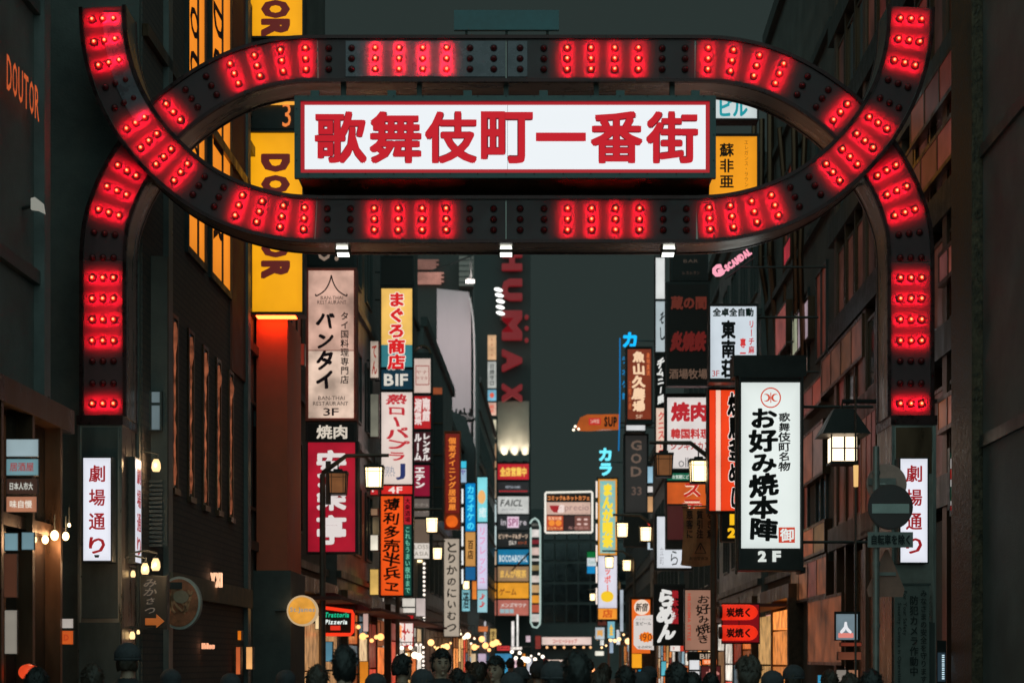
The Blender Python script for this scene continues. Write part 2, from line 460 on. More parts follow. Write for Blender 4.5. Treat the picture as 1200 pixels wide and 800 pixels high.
Vs = [(121, 24, 1), (124, 49, 1), (130, 75, 1), (137, 99, 0), (148, 121, 0), (161, 145, 1), (176, 166, 1), (193, 185, 1), (213, 203, 1),
      (234, 218, 0), (257, 232, 0), (281, 241, 1), (305, 248.5, 1), (331, 254, 1), (357, 257, 1), (384, 258, 0), (411, 258, 0)] + \
     [(439, 258, 1), (467, 258, 1), (495, 258, 1), (523, 258, 1), (550.5, 258, 0), (578.5, 258, 0)]
Us = [(118, 323, 1), (118, 347.5, 1), (118, 372, 1), (118, 397, 1), (117, 421, 0), (117, 447, 0), (117, 471, 1), (118, 299, 0), (121, 271, 0),
      (128, 247, 1), (136, 221, 1), (147, 197, 1), (201, 128, 1), (222, 111, 0), (246, 97, 0), (273, 83, 1), (300, 74, 1), (329, 68, 1), (357, 65.5, 1),
      (384, 65, 0), (411, 65, 0), (439, 65, 1), (467, 65, 1), (495, 65, 1), (523, 65, 1), (550.5, 65, 0), (578.5, 65, 0)]
rows(V_PATH, Vs + [(1186 - a + 2, b, c) for a, b, c in Vs], GD - .06)
rows(U_PATH, Us + [(1186 - a + 2, b, c) for a, b, c in Us], GD + .10)

# pillars under the bands, with stainless corner strips
for s_ in (0, 1):
    a, b = (90, 142) if s_ == 0 else (1046, 1098)
    mb = MB(); mb.box(X(a, GD), X(b, GD), GD + .06, GD + .88, .12, Z(488, GD)); mb.build('pillar', GSIDE, gate)
    mb = MB(); mb.box(X(a, GD) - .012, X(b, GD) + .012, GD + .03, GD + .91, Z(497, GD), Z(486, GD)); mb.build('pillar_cap', GRIM, gate)
    mb = MB(); mb.box(X(a + 5, GD), X(b - 5, GD), GD + .045, GD + .062, 2.2 if s_ == 0 else 3.9, Z(500, GD)); mb.build('pillar_panel', DARK if s_ == 0 else BRONZE, gate)
    for c in (a, b - 3.2):
        mb = MB(); mb.box(X(c, GD), X(c + 3.2, GD), GD + .04, GD + .07, .12, Z(498, GD)); mb.build('corner_strip', STEEL, gate)
    mb = MB(); mb.box(X(a - 6, GD), X(b + 6, GD), GD, GD + .95, .12, .42); mb.build('plinth', CONC, gate)
    mb = MB(); mb.box(X(a + 2, GD), X(b - 2, GD), GD + .02, GD + .05, .5, 2.15); mb.build('access_door', DARK, gate)
# struts that carry the sign between the bands
for px in (400, 490, 593, 700, 790):
    mb = MB(); mb.box(X(px - 3, GD), X(px + 3, GD), GD + .25, GD + .32, Z(235, GD), Z(90, GD)); mb.build('strut', DARK, gate)
# sign board standing on the upper band, seen from its unlit side
tb = thing('top_plate', 'small blue-grey unlit plate standing on top of the gate above the main sign', 'panel', (X(593, 21.3), 21.4, Z(37, 21.3)))
mb = MB(); mb.pbox(532, 655, 12, 35, 21.3, 21.36); mb.build('plate', surf('blue_grey_sheet', (.10, .19, .21), .5, 0, .25, 3), tb)
mb = MB(); [mb.pbox(c, c + 3, 34, 40, 21.36, 21.42) for c in (545, 592, 640)]; mb.build('stand', DARK, tb)

# ------------------------------------------------------------------ the main sign
D = 20.72
FR = surf('grey_green_sign_frame', (.085, .125, .125), .45, .2, .3, 4)
ms = thing('main_street_sign', 'long white sign with seven red characters and a red border, hung inside the gate', 'sign', (X(593, D), D + .3, Z(208, D)))
mb = MB(); mb.pbox(347, 837, 117, 204, D, D + .60); mb.build('housing', FR, ms)
mb = MB(); mb.add([(X(352, D), D + .02, Z(207, D)), (X(832, D), D + .02, Z(207, D)), (X(838, D), D + .7, Z(232, D)), (X(352, D), D + .7, Z(232, D)),
                  (X(352, D), D + .02, Z(203.9, D)), (X(832, D), D + .02, Z(203.9, D)), (X(838, D), D + .7, Z(203.9, D)), (X(352, D), D + .7, Z(203.9, D))],
                 [(3, 2, 1, 0), (4, 5, 6, 7), (0, 1, 5, 4), (1, 2, 6, 5), (2, 3, 7, 6), (3, 0, 4, 7)]); mb.build('drip_tray', BRONZE, ms)
for (a, b, c, d_) in ((345, 839, 112, 118), (345, 839, 202.5, 208.5), (345, 352, 118, 202.5), (832, 839, 118, 202.5)):
    mb = MB(); mb.pbox(a, b, c, d_, D - .07, D + .002); mb.build('frame_bar', FR, ms)
for (a, b, c, d_) in ((352, 832, 118, 123), (352, 832, 198.5, 202.5), (352, 357, 123, 198.5), (827, 832, 123, 198.5)):
    mb = MB(); mb.pbox(a, b, c, d_, D - .03, D - .002); mb.build('red_border', glow((176, 24, 36), .9, .15, sample=False), ms)
WPAN = glow((236, 240, 244), 1.0)
for a, b in ((357, 594.6), (595.0, 827)):
    mb = MB(); mb.pbox(a, b, 123, 198.5, D - .02, D - .002); mb.build('light_panel', WPAN, ms)
xs = [369, 433, 498, 563.5, 627.5, 692, 757]
for ch, x in zip('歌舞伎町一番街', xs):
    if ch == '一': r = (628, 156, 686.5, 166)
    else: r = (x, 131, x + 61, 192)
    letters(T(ch, *r, (192, 0, 26), off=.027, out=((110, 6, 24), .009), lit=1.0), D - .02, ms, 'character')
mb = MB()
for px in [362, 392, 429, 462, 496, 528, 560, 593, 626, 660, 692, 726, 758, 792, 824]:
    mb.disc(X(px, D), D - .078, Z(115, D), .009, .01, 8); mb.disc(X(px, D), D - .078, Z(205.6, D), .009, .01, 8)
for py in (130, 160, 190): mb.disc(X(348.5, D), D - .078, Z(py, D), .009, .01, 8); mb.disc(X(835.5, D), D - .078, Z(py, D), .009, .01, 8)
tag(mb.build('rivets', BLACK, ms), kind='stuff')
for px in (459, 548, 637, 727, 369, 815):
    mb = MB(); mb.pbox(px - 5, px + 5, 106, 112.2, D + .05, D + .12); mb.build('bracket', FR, ms)

# floodlights under the gate
fl = None
for px, lb in ((402, 'small white floodlight under the lower gate band, above the pink-beige restaurant sign'), (593, 'small white floodlight under the middle of the lower gate band'), (783, 'small white floodlight under the lower gate band, above the tall white strip sign')):
    base = (X(px, 21.3), 21.3, Z(288, 21.3))
    t = thing('floodlight', lb, 'floodlight', base, 'floodlights under the gate')
    mb = MB(); x, y, z = base
    mb.hexa([(x - .09, y - .12, z - .07), (x + .09, y - .12, z - .07), (x + .09, y + .1, z - .11), (x - .09, y + .1, z - .11), (x - .08, y - .10, z), (x + .08, y - .10, z), (x + .08, y + .1, z), (x - .08, y + .1, z)]); mb.build('housing', DARK, t)
    mb = MB(); mb.hexa([(x - .07, y - .125, z - .066), (x + .07, y - .125, z - .066), (x + .07, y + .09, z - .112), (x - .07, y + .09, z - .112), (x - .065, y - .123, z - .034), (x + .065, y - .123, z - .034), (x + .06, y, z - .04), (x - .06, y, z - .04)]); mb.build('lens', glow((250, 252, 240), 3), t)
    mb = MB(); mb.tube([(x, y + .02, z - .01), (x, y + .02, z + .12)], .012, 6); mb.build('stem', DARK, t)

# street-name boxes on the pillars
for side_, r, tx in (('L', (96.5, 535, 131.5, 658), 0), ('R', (1053.5, 536, 1088, 660), 0)):
    d = 20.82
    t = sign('street_name_sign', 'upright white light box with four red characters on the left gate pillar' if side_ == 'L' else 'upright white light box with four red characters on the right pillar, behind road signs', r, d,
             [((r[0] + 1.2, r[1] + 1.2, r[2] - 1.2, r[3] - 1.2), (228, 230, 240))], (), .22, 'sign', 'street name boxes on the gate pillars', BLACK, rim=.02, brackets=False, var=.04)
    cx = (r[0] + r[2]) / 2
    for i, ch in enumerate('劇場通り'):
        cy = [555, 583, 611, 639][i]
        letters(T(ch, cx - 9.5, cy - 10, cx + 9.5, cy + 9.5, (150, 22, 30), off=.022), d - .012, t, 'character')
    if side_ == 'L':
        mb = MB(); mb.poly([(X(cx - 3, d), Z(650, d)), (X(cx + 3, d), Z(650, d)), (X(cx + 2, d), Z(653, d)), (X(cx - 2, d), Z(653, d))], d - .03, d - .018); mb.build('emblem', ink((25, 25, 35)), t)
# side box on the inner face of the left pillar
t = thing('street_name_side_box', 'narrow white light box edge-on, fixed to the inner side of the left gate pillar', 'sign', (-4.52, 21.5, Z(658, 21.4)))
mb = MB(); mb.box(-4.578, -4.50, 21.38, 21.74, Z(660, 21.4), Z(535, 21.4)); mb.build('housing', BLACK, t)
mb = MB(); mb.box(-4.502, -4.492, 21.41, 21.71, Z(658, 21.4), Z(537, 21.4)); mb.build('light_panel', glow((228, 230, 240), 1, .04), t)
mb = MB()
for i, ch in enumerate('劇場通り'):
    cz = Z([555, 583, 611, 639][i], 21.4); V, F = text2d(ch, 21.45, cz - .11, 21.67, cz + .11)
    mb.add([(-4.488 + l * LAY, a, b) for a, b, l in V], F)
mb.build('lettering', glow((150, 22, 30), 1, sample=False), t)

# ------------------------------------------------------------------ buildings
def brickmat(name, c1, c2, mortar, sc=1.0, rough=.75):
    m, nt, p = _new(name); tc = nt.nodes.new('ShaderNodeTexCoord'); sp = nt.nodes.new('ShaderNodeSeparateXYZ'); cb = nt.nodes.new('ShaderNodeCombineXYZ')
    ad = nt.nodes.new('ShaderNodeMath'); ad.operation = 'ADD'
    nt.links.new(tc.outputs['Object'], sp.inputs[0]); nt.links.new(sp.outputs[0], ad.inputs[0]); nt.links.new(sp.outputs[1], ad.inputs[1])
    nt.links.new(ad.outputs[0], cb.inputs[0]); nt.links.new(sp.outputs[2], cb.inputs[1])
    b = nt.nodes.new('ShaderNodeTexBrick'); b.inputs['Scale'].default_value = sc; b.inputs['Brick Width'].default_value = .24; b.inputs['Row Height'].default_value = .085
    b.inputs['Mortar Size'].default_value = .011; b.inputs['Color1'].default_value = (*c1, 1); b.inputs['Color2'].default_value = (*c2, 1); b.inputs['Mortar'].default_value = (*mortar, 1)
    nt.links.new(cb.outputs[0], b.inputs['Vector']); nt.links.new(b.outputs['Color'], p.inputs['Base Color'])
    bp = nt.nodes.new('ShaderNodeBump'); bp.invert = True; bp.inputs['Strength'].default_value = .8; bp.inputs['Distance'].default_value = .012
    nt.links.new(b.outputs['Fac'], bp.inputs['Height']); nt.links.new(bp.outputs[0], p.inputs['Normal']); p.inputs['Roughness'].default_value = rough
    return m
BRICK = brickmat('dark_brick', (.13, .10, .085), (.11, .085, .075), (.075, .07, .068))
TILE = surf('dark_wall_tile', (.14, .145, .14), .4, 0, .25, 2)

def facade_windows(t, side, Xw, rows_, cols, z0, dz, wh, d0, dd, ww, panes=None, frame=DARK, joined=False):
    """windows of a street-side wall, each a part (frame) with its pane; rows up, columns away from the camera"""
    s = 1 if side == 'L' else -1
    allm = MB(); allp = MB()
    for r in range(rows_):
        for c in range(cols):
            a = z0 + r * dz; b = d0 + c * dd
            f = allm if joined else MB()
            q = Xw + s * .05
            for (u0, u1, v0, v1) in ((b, b + ww, a, a + .06), (b, b + ww, a + wh - .06, a + wh), (b, b + .06, a + .06, a + wh - .06), (b + ww - .06, b + ww, a + .06, a + wh - .06), (b + ww / 2 - .025, b + ww / 2 + .025, a + .06, a + wh - .06)):
                f.sbox(Xw - s * .02, q, u0, u1, v0, v1)
            p = allp if joined else MB()
            p.sbox(Xw - s * .01, Xw + s * .012, b + .06, b + ww - .06, a + .06, a + wh - .06)
            if not joined:
                fo = f.build('window', frame, t); mt = WINDARK
                if panes: mt = panes(r, c) or WINDARK
                p.build('pane', mt, fo)
    if joined:
        tag(allm.build('window_frames', frame, t), kind='stuff'); tag(allp.build('window_panes', WINDARK, t), kind='stuff')

def block(name, label, side, d0, d1, X0, h, mat, storey=3.4, ledge=DARK, depth=9):
    s = -1 if side == 'L' else 1
    t = thing(name, label, 'building', (s * X0 + s * depth / 2 + KS * (d0 + d1) / 2, (d0 + d1) / 2, 0))
    mb = MB(); mb.sbox(s * X0, s * (X0 + depth), d0, d1, 0, h); mb.build('wall', mat, t)
    z = 3.6
    while z < h - .5:
        mb = MB(); mb.sbox(s * (X0 - .10), s * (X0 + .02), d0 - .03, d1 + .003, z, z + .16); mb.build('ledge', ledge, t); z += storey
    mb = MB(); mb.sbox(s * (X0 - .14), s * (X0 + .1), d0 - .06, d1, h, h + .35); mb.build('roof', ledge, t)
    return t

# left, near: glazed shop building
SHOPB = surf('warm_brown_cladding', (.13, .07, .045), .45, .2, .35, 2.5)
t = thing('glazed_shop_building', 'dark building with a glazed two-storey shop front at the left edge of the photo', 'building', (-9, 17, 0))
mb = MB(); mb.sbox(-5.45, -13, 11, 19.0, 0, 16); mb.build('wall', DARKWALL, t)
mb = MB(); mb.sbox(-5.12, -5.46, 11, 18.95, 4.10, 4.34); mb.build('canopy_ledge', BRONZE, t)
mb = MB(); mb.sbox(-5.20, -5.46, 11, 18.95, 2.98, 3.10); mb.build('transom', BRONZE, t)
mb = MB(); mb.sbox(-5.20, -5.46, 11, 18.95, 0.12, .4); mb.build('plinth', DARKWALL, t)
mb = MB(); mb.sbox(-5.435, -5.452, 12.7, 18.7, .4, 4.1); mb.build('interior_wall', surf('warm_wood_interior', (.42, .22, .12), .5, 0, .45, 3), t)
for k in range(7):
    b = 12.6 + k * .98
    mb = MB(); mb.sbox(-5.14, -5.40, b, b + .07, .4, 4.1); mb.build('mullion', BRONZE, t)
GLASS_M, nt_, p_ = _new('shop_glass'); p_.inputs['Base Color'].default_value = (.02, .022, .024, 1); p_.inputs['Roughness'].default_value = .06; p_.inputs['Alpha'].default_value = .32
for k in range(6):
    b = 12.6 + k * .98
    for z0, z1 in ((.4, 2.98), (3.10, 4.10)):
        mb = MB(); mb.sbox(-5.30, -5.315, b + .07, b + .98, z0, z1); mb.build('pane', GLASS_M, t)
for z in (5.6, 8.4, 11.2, 13.4):
    mb = MB(); mb.sbox(-5.38, -5.46, 11, 18.97, z, z + .14); mb.build('ledge', DARK, t)
for b in (15.2, 16.9, 18.6):
    mb = MB(); mb.sbox(-5.34, -5.46, b, b + .22, 4.34, 15.8); mb.build('pilaster', TILE, t)
# raised letters high on that wall
lt = thing('raised_wall_lettering', 'raised orange letters along the dark wall high at the left edge of the photo', 'sign', (-5.2, 17.6, 7.2))
V, F = text2d('DOUTOR', 0, 0, 1.15, .33, off=.02)
for i, ch in enumerate('DOUTOR'):
    V, F = text2d(ch, 0, 0, .15, .34, off=.012)
    mb = MB(); q = 17.30 + i * .185
    mb.add([(-5.33 + KS * (q + a), q + a, 7.22 + b) for a, b, l in V], F); mb.build('letter', glow((190, 84, 40), 1, sample=False), lt)
# posters behind the shop glass; the upper four boards stand in for sign reflections
ads_and_reflections = [((7, 514, 45, 535), (165, 186, 192), '', None), ((7, 537, 45, 557), (120, 160, 168), '居酒屋', (150, 60, 60)), ((7, 560, 44, 579), (66, 42, 32), '日本人市大', (200, 200, 190)), ((7, 581, 43, 600), (196, 130, 98), '味自慢', (225, 215, 200)),
       ((5, 624, 21, 645), (125, 160, 170), '', None), ((25, 623, 40, 644), (118, 150, 160), '', None), ((5, 714, 20, 766), (150, 142, 130), '', None), ((70, 724, 86, 736), (190, 180, 172), '', None), ((70, 738, 86, 755), (214, 92, 34), 'D', (170, 50, 20)), ((4, 648, 20, 700), (84, 48, 32), '', None)]
nm = ['plain pale blue lit board behind the upper shop glass', 'light blue board with red writing below the plain pale one', 'brown board with white characters behind the shop glass', 'orange and white food board lowest of the four behind the upper glass', 'small blue poster in the lower glazing beside the left edge', 'second small blue poster, right of the one at the glass edge', 'tall white poster low behind the shop glass', 'white top half of the small poster beside the gate pillar', 'orange poster with a ring, close left of the gate pillar', 'brown menu board under the small blue posters']
for (r, c, s_, tc_), lb in zip(ads_and_reflections, nm):
    d = 15.9 if r[0] < 30 else 18.6
    sign('shop_poster', lb, r, d, [((r[0] + .6, r[1] + .6, r[2] - .6, r[3] - .6), c, .85)], [T(s_, r[0] + 5, r[1] + 5, r[2] - 5, r[3] - 5, tc_)] if s_ else [], .04, 'poster', 'lit posters in the glazed shop', rim=.0, brackets=False, var=.3)
# shop interior lamps
for i, (px, py, rr, lb) in enumerate([(53, 632, 5, 'first warm globe lamp from the left inside the shop'), (64, 627, 6, 'second warm globe lamp, the brightest inside the shop'), (77, 628, 5, 'warm globe lamp inside the shop nearest the gate pillar'), (40, 632, 4, 'dim warm globe lamp beside the small blue poster'), (81, 615, 2.5, 'tiny warm spotlight under the shop canopy')]):
    d = 18.3; t = thing('shop_lamp', lb, 'lamp', (X(px, d), d, Z(py, d)), 'globe lamps inside the glazed shop')
    mb = MB(); mb.smooth = True; mb.ell((X(px, d), d, Z(py, d)), rr * d / FOC * .8, rr * d / FOC * .8, rr * d / FOC); mb.build('globe', glow((255, 214, 150), 6.0), t)
    mb = MB(); mb.tube([(X(px, d), d, Z(py - rr, d)), (X(px, d), d, Z(py - rr, d) + .16)], .006, 5); mb.build('stem', DARK, t)
    if i < 3:
        l = bpy.data.lights.new('globe_light', 'POINT'); l.energy = 9; l.color = (1, .62, .32); l.shadow_soft_size = .06
        o = bpy.data.objects.new('globe_light', l); COL.objects.link(o); o.location = (X(px, d) + .12, d - .1, Z(py, d) - .05)
# red paper lantern low left
t = thing('red_shop_lantern', 'glowing red-orange lantern low in the shop at the bottom left corner', 'lantern', (X(32, 17), 17, Z(795, 17)))
mb = MB(); mb.smooth = True; mb.ell((X(34, 17), 17, Z(787, 17)), .10, .10, .08, 16, 10); mb.build('paper_shade', glow((222, 70, 34), 1.1, .25, 8), t)
mb = MB(); mb.box(X(27, 17), X(41, 17), 16.97, 17.03, Z(779, 17), Z(777.5, 17)); mb.build('cap', DARK, t)
t = thing('blue_white_logo_sign', 'pale round-edged sign glimpsed on the dark wall above the shop, by the left edge', 'sign', (X(43, 18), 18, Z(240, 18)))
mb = MB(); mb.poly([(X(36, 18), Z(245, 18)), (X(36, 18), Z(232, 18)), (X(41, 18), Z(231, 18)), (X(50, 18), Z(238, 18)), (X(52, 18), Z(250, 18)), (X(44, 18), Z(246, 18))], 18, 18.05); mb.build('face', glow((150, 150, 140), .8), t)
mb = MB(); mb.tube([(X(44, 18), 18.05, Z(238, 18)), (-5.1, 18.3, Z(238, 18))], .02, 6); mb.build('bracket', DARK, t)

# left: brick building behind the pillar
bk = thing('brick_building', 'dark brick building with five tall narrow lit windows, left, just beyond the gate', 'building', (-9, 25.5, 0))
mb = MB(); mb.sbox(-5.10, -13, 21.95, 29.25, 0, 19); mb.build('wall', BRICK, bk)
mb = MB(); mb.sbox(-5.12, -12.9, 21.86, 21.94, 0, 18.9); mb.build('end_wall', DARKWALL, bk)
mb = MB(); mb.sbox(-5.03, -5.11, 21.95, 29.27, 9.35, 9.50); mb.build('ledge', BRONZE, bk)
mb = MB(); mb.sbox(-5.00, -5.11, 23.2, 29.27, 2.55, 2.85); mb.build('awning_ledge', surf('ochre_stone_band', (.22, .16, .11), .7, 0, .4, 5), bk)
for a in (23.1, 29.0):
    mb = MB(); mb.sbox(-5.03, -5.11, a, a + .25, .12, 19); mb.build('pilaster', TILE, bk)
GLINT = glow((196, 110, 74), .5, .8, 6, rough=.5)
for i, (px, y0, y1) in enumerate([(204, 368, 572), (223, 386, 582), (240, 405, 592), (255.5, 420, 598), (270, 434, 606)]):
    d = 5.08 * FOC / (655 - px); z1 = Z(y0, d); z0 = Z(y1, d)
    f = MB()
    f.sbox(-5.07, -5.12, d - .13, d - .08, z0, z1); f.sbox(-5.07, -5.12, d + .20, d + .25, z0, z1); f.sbox(-5.07, -5.12, d - .08, d + .20, z1 - .05, z1); f.sbox(-5.04, -5.12, d - .13, d + .25, z0 - .08, z0)
    fo = f.build('window', BRONZE, bk)
    mb = MB(); mb.sbox(-5.088, -5.095, d - .08, d + .20, z0, z1 - .05); mb.build('pane', WINDARK, fo)
    # gathered curtain strip: reflected lamp light put in as emission
    mb = MB(); mb.smooth = True; pts = []; rad = []
    for k in range(26):
        q = k / 25; z = z1 - .1 - (z1 - z0 - .15) * q
        pts.append((-5.075 + KS * d + .004 * math.sin(q * 30), d + .03 + .012 * math.sin(q * 40 + i), z))
        rad.append(.012 + .034 * math.exp(-((q - .1) / .06) ** 2) + .012 * math.exp(-((q - .93) / .05) ** 2) + .005 * math.sin(q * 50 + i))
    mb.tube(pts, rad, 8); mb.build('curtain', GLINT, fo)
# orange glazed vertical bands with sideways lettering, part of the brick building's wall
ORW = glow((245, 140, 34), 1.0, .12, 1.0)
def orange_band(d0, d1, z0, z1, words):
    t = thing('orange_window_sign', 'upright glowing orange window with sideways dark letters, ' + words, 'sign', (-5.0 + KS * d0, d0, z0), 'orange lit windows of the brick wall')
    mb = MB(); mb.sbox(-5.05, -5.12, d0 - .08, d0, z0 - .1, z1); mb.sbox(-5.05, -5.12, d1, d1 + .08, z0 - .1, z1); mb.sbox(-5.05, -5.12, d0, d1, z0 - .1, z0); mb.build('frame', BLACK, t)
    mb = MB(); mb.sbox(-5.075, -5.09, d0, d1, z0, z1); mb.build('light_panel', ORW, t)
    mb = MB(); mb.sbox(-5.05, -5.074, (d0 + d1) / 2 + .05, (d0 + d1) / 2 + .09, z0, z1); mb.build('mullion', BLACK, t)
    z = z0 + .5; k = 0
    while z < z1 - .5:
        V, F = text2d('ROTUOD'[k % 6], d0 + .12, z, d0 + (d1 - d0) * .62, z + .42, off=.03, rot=1)
        mb = MB(); mb.add([(-5.066 + KS * a + l * LAY, a, b) for a, b, l in V], F); mb.build('lettering', ink((96, 30, 30)), t); z += .62; k += 1
orange_band(24.50, 25.65, Z(290, 24.6), 11.8, 'the shorter one nearer the gate')
orange_band(26.15, 27.65, Z(326, 26.6), 14.5, 'the wider one further from the gate')
mb = MB(); mb.sbox(-5.07, -5.112, 27.8, 29.2, 6.2, 14); mb.build('red_wall_panel', surf('red_brown_panel', (.30, .07, .04), .6, 0, .25, 2), bk)  # orange sign glow on the wall, painted as a red-brown sheet
# small bluish window and shutters of the recess beside the pillar
def pwin(x0, y0, x1, y1, d, col, g=1): 
    f = MB()
    f.pbox(x0 - 1.5, x1 + 1.5, y0 - 1.5, y1 + 1.5, d, d + .08)
    o = f.build('window', DARK, bk)
    for k in range(2):
        for j in range(2):
            xa = x0 + (x1 - x0) * k * .55; mb = MB(); mb.pbox(xa, xa + (x1 - x0) * .4, y0 + (y1 - y0) * (.0 if j == 0 else .36), y0 + (y1 - y0) * (.28 if j == 0 else 1), d - .02, d - .004); mb.build('pane', glow(col, g, .3), o)
mb = MB(); mb.pbox(160, 196, 300, 640, 22.4, 22.5); mb.build('recess_wall', DARKWALL, bk)
pwin(165, 459, 188, 503, 22.3, (112, 128, 132), .7)
mb = MB()
for k in range(16): mb.pbox(161, 190, 562 + k * 5, 565.2 + k * 5, 22.3, 22.34)
tag(mb.build('shutter_slats', TILE, bk), kind='stuff')

# left: terracotta wall that stands forward, lit by an added strip under the yellow sign
t = thing('terracotta_pier', 'tall plain terracotta wall slab below the yellow lit sign', 'building', (X(318, 31.4), 32, 0))
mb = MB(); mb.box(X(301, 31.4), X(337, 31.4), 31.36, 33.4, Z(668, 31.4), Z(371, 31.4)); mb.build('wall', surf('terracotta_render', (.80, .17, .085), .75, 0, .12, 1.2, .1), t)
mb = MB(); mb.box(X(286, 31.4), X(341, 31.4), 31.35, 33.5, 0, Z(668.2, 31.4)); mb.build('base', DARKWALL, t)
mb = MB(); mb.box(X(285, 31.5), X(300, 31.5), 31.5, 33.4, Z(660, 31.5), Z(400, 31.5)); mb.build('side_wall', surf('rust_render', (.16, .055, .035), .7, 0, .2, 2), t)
mb = MB(); mb.box(X(284, 31.5), X(300.5, 31.5), 31.42, 31.6, Z(500, 31.5), Z(482, 31.5)); mb.build('ledge', DARK, t)

# blocks along both sides of the street, further off
specsL = [(29.4, 41, 5.35, 17, 'black-faced building behind the pink-beige restaurant sign', DARKWALL), (41.2, 52, 5.1, 15.5, 'sooty building behind the striped stack of bar signs', TILE), (52.2, 66, 5.2, 17, 'building behind the round-topped sign stack on the left', DARKWALL),
          (66.2, 84, 5.0, 14, 'building behind the long orange-outlined sign', TILE), (84.2, 104, 5.3, 13, 'building in front of the pale draped tower', DARKWALL), (112, 140, 5.0, 19, 'farthest dark building on the left of the street', TILE)]
for i, (a, b, x0, h, lb, mt) in enumerate(specsL):
    t = block('street_building', lb, 'L', a, b, x0, h, mt)
    if i == 0:
        facade_windows(t, 'L', -x0, 3, 4, 4.3, 3.4, 1.9, a + .8, 2.7, 1.5, panes=lambda r, c: [None, glow((96, 46, 32), .5, .5, 3)][(r * 3 + c) % 2])
    else: facade_windows(t, 'L', -x0, int((h - 4) / 3.4), int((b - a - 1) / 2.6), 4.3, 3.4, 1.8, a + .7, 2.6, 1.5, joined=True)
specsR = [(34.2, 45, 5.25, 17, 'building on the right behind the white and orange restaurant signs', DARKWALL), (45.2, 57, 5.1, 14.5, 'building on the right behind the brown lit board', TILE), (57.2, 76, 5.3, 15, 'building behind the yellow and cyan manga cafe sign', DARKWALL), (76.2, 100, 5.1, 12.5, 'low dark building on the right behind the far street lamps', TILE), (100.2, 140, 5.2, 12, 'farthest dark building on the right of the street', DARKWALL)]
for i, (a, b, x0, h, lb, mt) in enumerate(specsR):
    t = block('street_building', lb, 'R', a, b, x0, h, mt)
    facade_windows(t, 'R', x0, int((h - 4) / 3.4), int((b - a - 1) / 2.6), 4.3, 3.4, 1.8, a + .7, 2.6, 1.5, joined=(i > 0), panes=lambda r, c: [None, glow((110, 48, 34), .5, .5, 3), None][(r + c) % 3])

# right: bronze-framed building behind the right pillar
rb = thing('bronze_framed_building', 'dark building with bronze fins and rows of dim reddish windows behind the right gate pillar', 'building', (9, 27, 0))
mb = MB(); mb.sbox(5.40, 13, 20.2, 34, 0, 20); mb.build('wall', DARKWALL, rb)
REDW = [glow((92, 50, 40), .5, .6, 2.5), glow((104, 40, 34), .55, .6, 2.5), glow((64, 38, 32), .5, .6, 2.5), glow((120, 66, 50), .5, .6, 2.5)]
for z in (3.75, 5.75, 7.6, 9.5, 11.4, 13.3):
    mb = MB(); mb.sbox(5.10, 5.42, 20.2, 34, z, z + .42); mb.build('band', DARK if int(z * 10) % 2 else BLACK, rb)
FINM = surf('bronze_fin', (.20, .115, .08), .42, .55, .3, 3, stretch=(1, 1, .2))
for k in range(13):
    b = 20.6 + k * 1.05
    mb = MB(); mb.sbox(5.14, 5.41, b, b + (.28 if k % 3 == 0 else .10), .12, 19.5); mb.build('fin', FINM if k % 3 == 0 else BRONZE, rb)
for zi, z in enumerate((4.2, 6.2, 8.05, 9.95, 11.85, 13.75)):
    for k in range(12):
        b = 20.6 + k * 1.05
        f = MB(); f.sbox(5.165, 5.41, b + .30, b + .36, z, z + 1.2); f.sbox(5.165, 5.41, b + .98, b + 1.04, z, z + 1.2); f.sbox(5.165, 5.41, b + .36, b + .98, z, z + .05); f.sbox(5.165, 5.41, b + .36, b + .98, z + 1.15, z + 1.2)
        fo = f.build('window', BRONZE, rb)
        mb = MB(); mb.sbox(5.185, 5.41, b + .36, b + .98, z + .05, z + 1.15)
        q = random.random()
        mb.build('pane', REDW[int(q * 4)] if q < .6 else WINDARK, fo)
# ground floor shop front of that building
WOOD = surf('lacquered_copper_wood', (.22, .10, .05), .3, .3, .35, 2, stretch=(1, 1, .3))
for b0, b1, mt in ((28.6, 31.2, WOOD), (25.3, 28.5, surf('reddish_shop_front', (.16, .07, .045), .4, .2, .4, 2)), (21.0, 25.1, DARKWALL)):
    mb = MB(); mb.sbox(5.20, 5.42, b0, b1, .3, 3.6); mb.build('shop_front', mt, rb)
# near right dark pier and side wall (outside the gate)
t = thing('pebbled_pier', 'massive rough bronze-speckled pier at the right edge of the photo', 'building', (6.4, 20, 0))
PEB = surf('bronze_speckled_stone', (.11, .07, .04), .5, .2, .8, 14, .6, 30)
mb = MB(); mb.sbox(4.86, 5.9, 21.1, 22.2, 0, 18); mb.build('pier', PEB, t)
mb = MB(); mb.sbox(4.98, 9, 12, 21.05, 0, 18); mb.build('wall', DARKWALL, t)
for z in (4.2, 7.6, 11.0):
    mb = MB(); mb.sbox(4.94, 5.0, 12, 21.05, z, z + .14); mb.build('ledge', DARK, t)

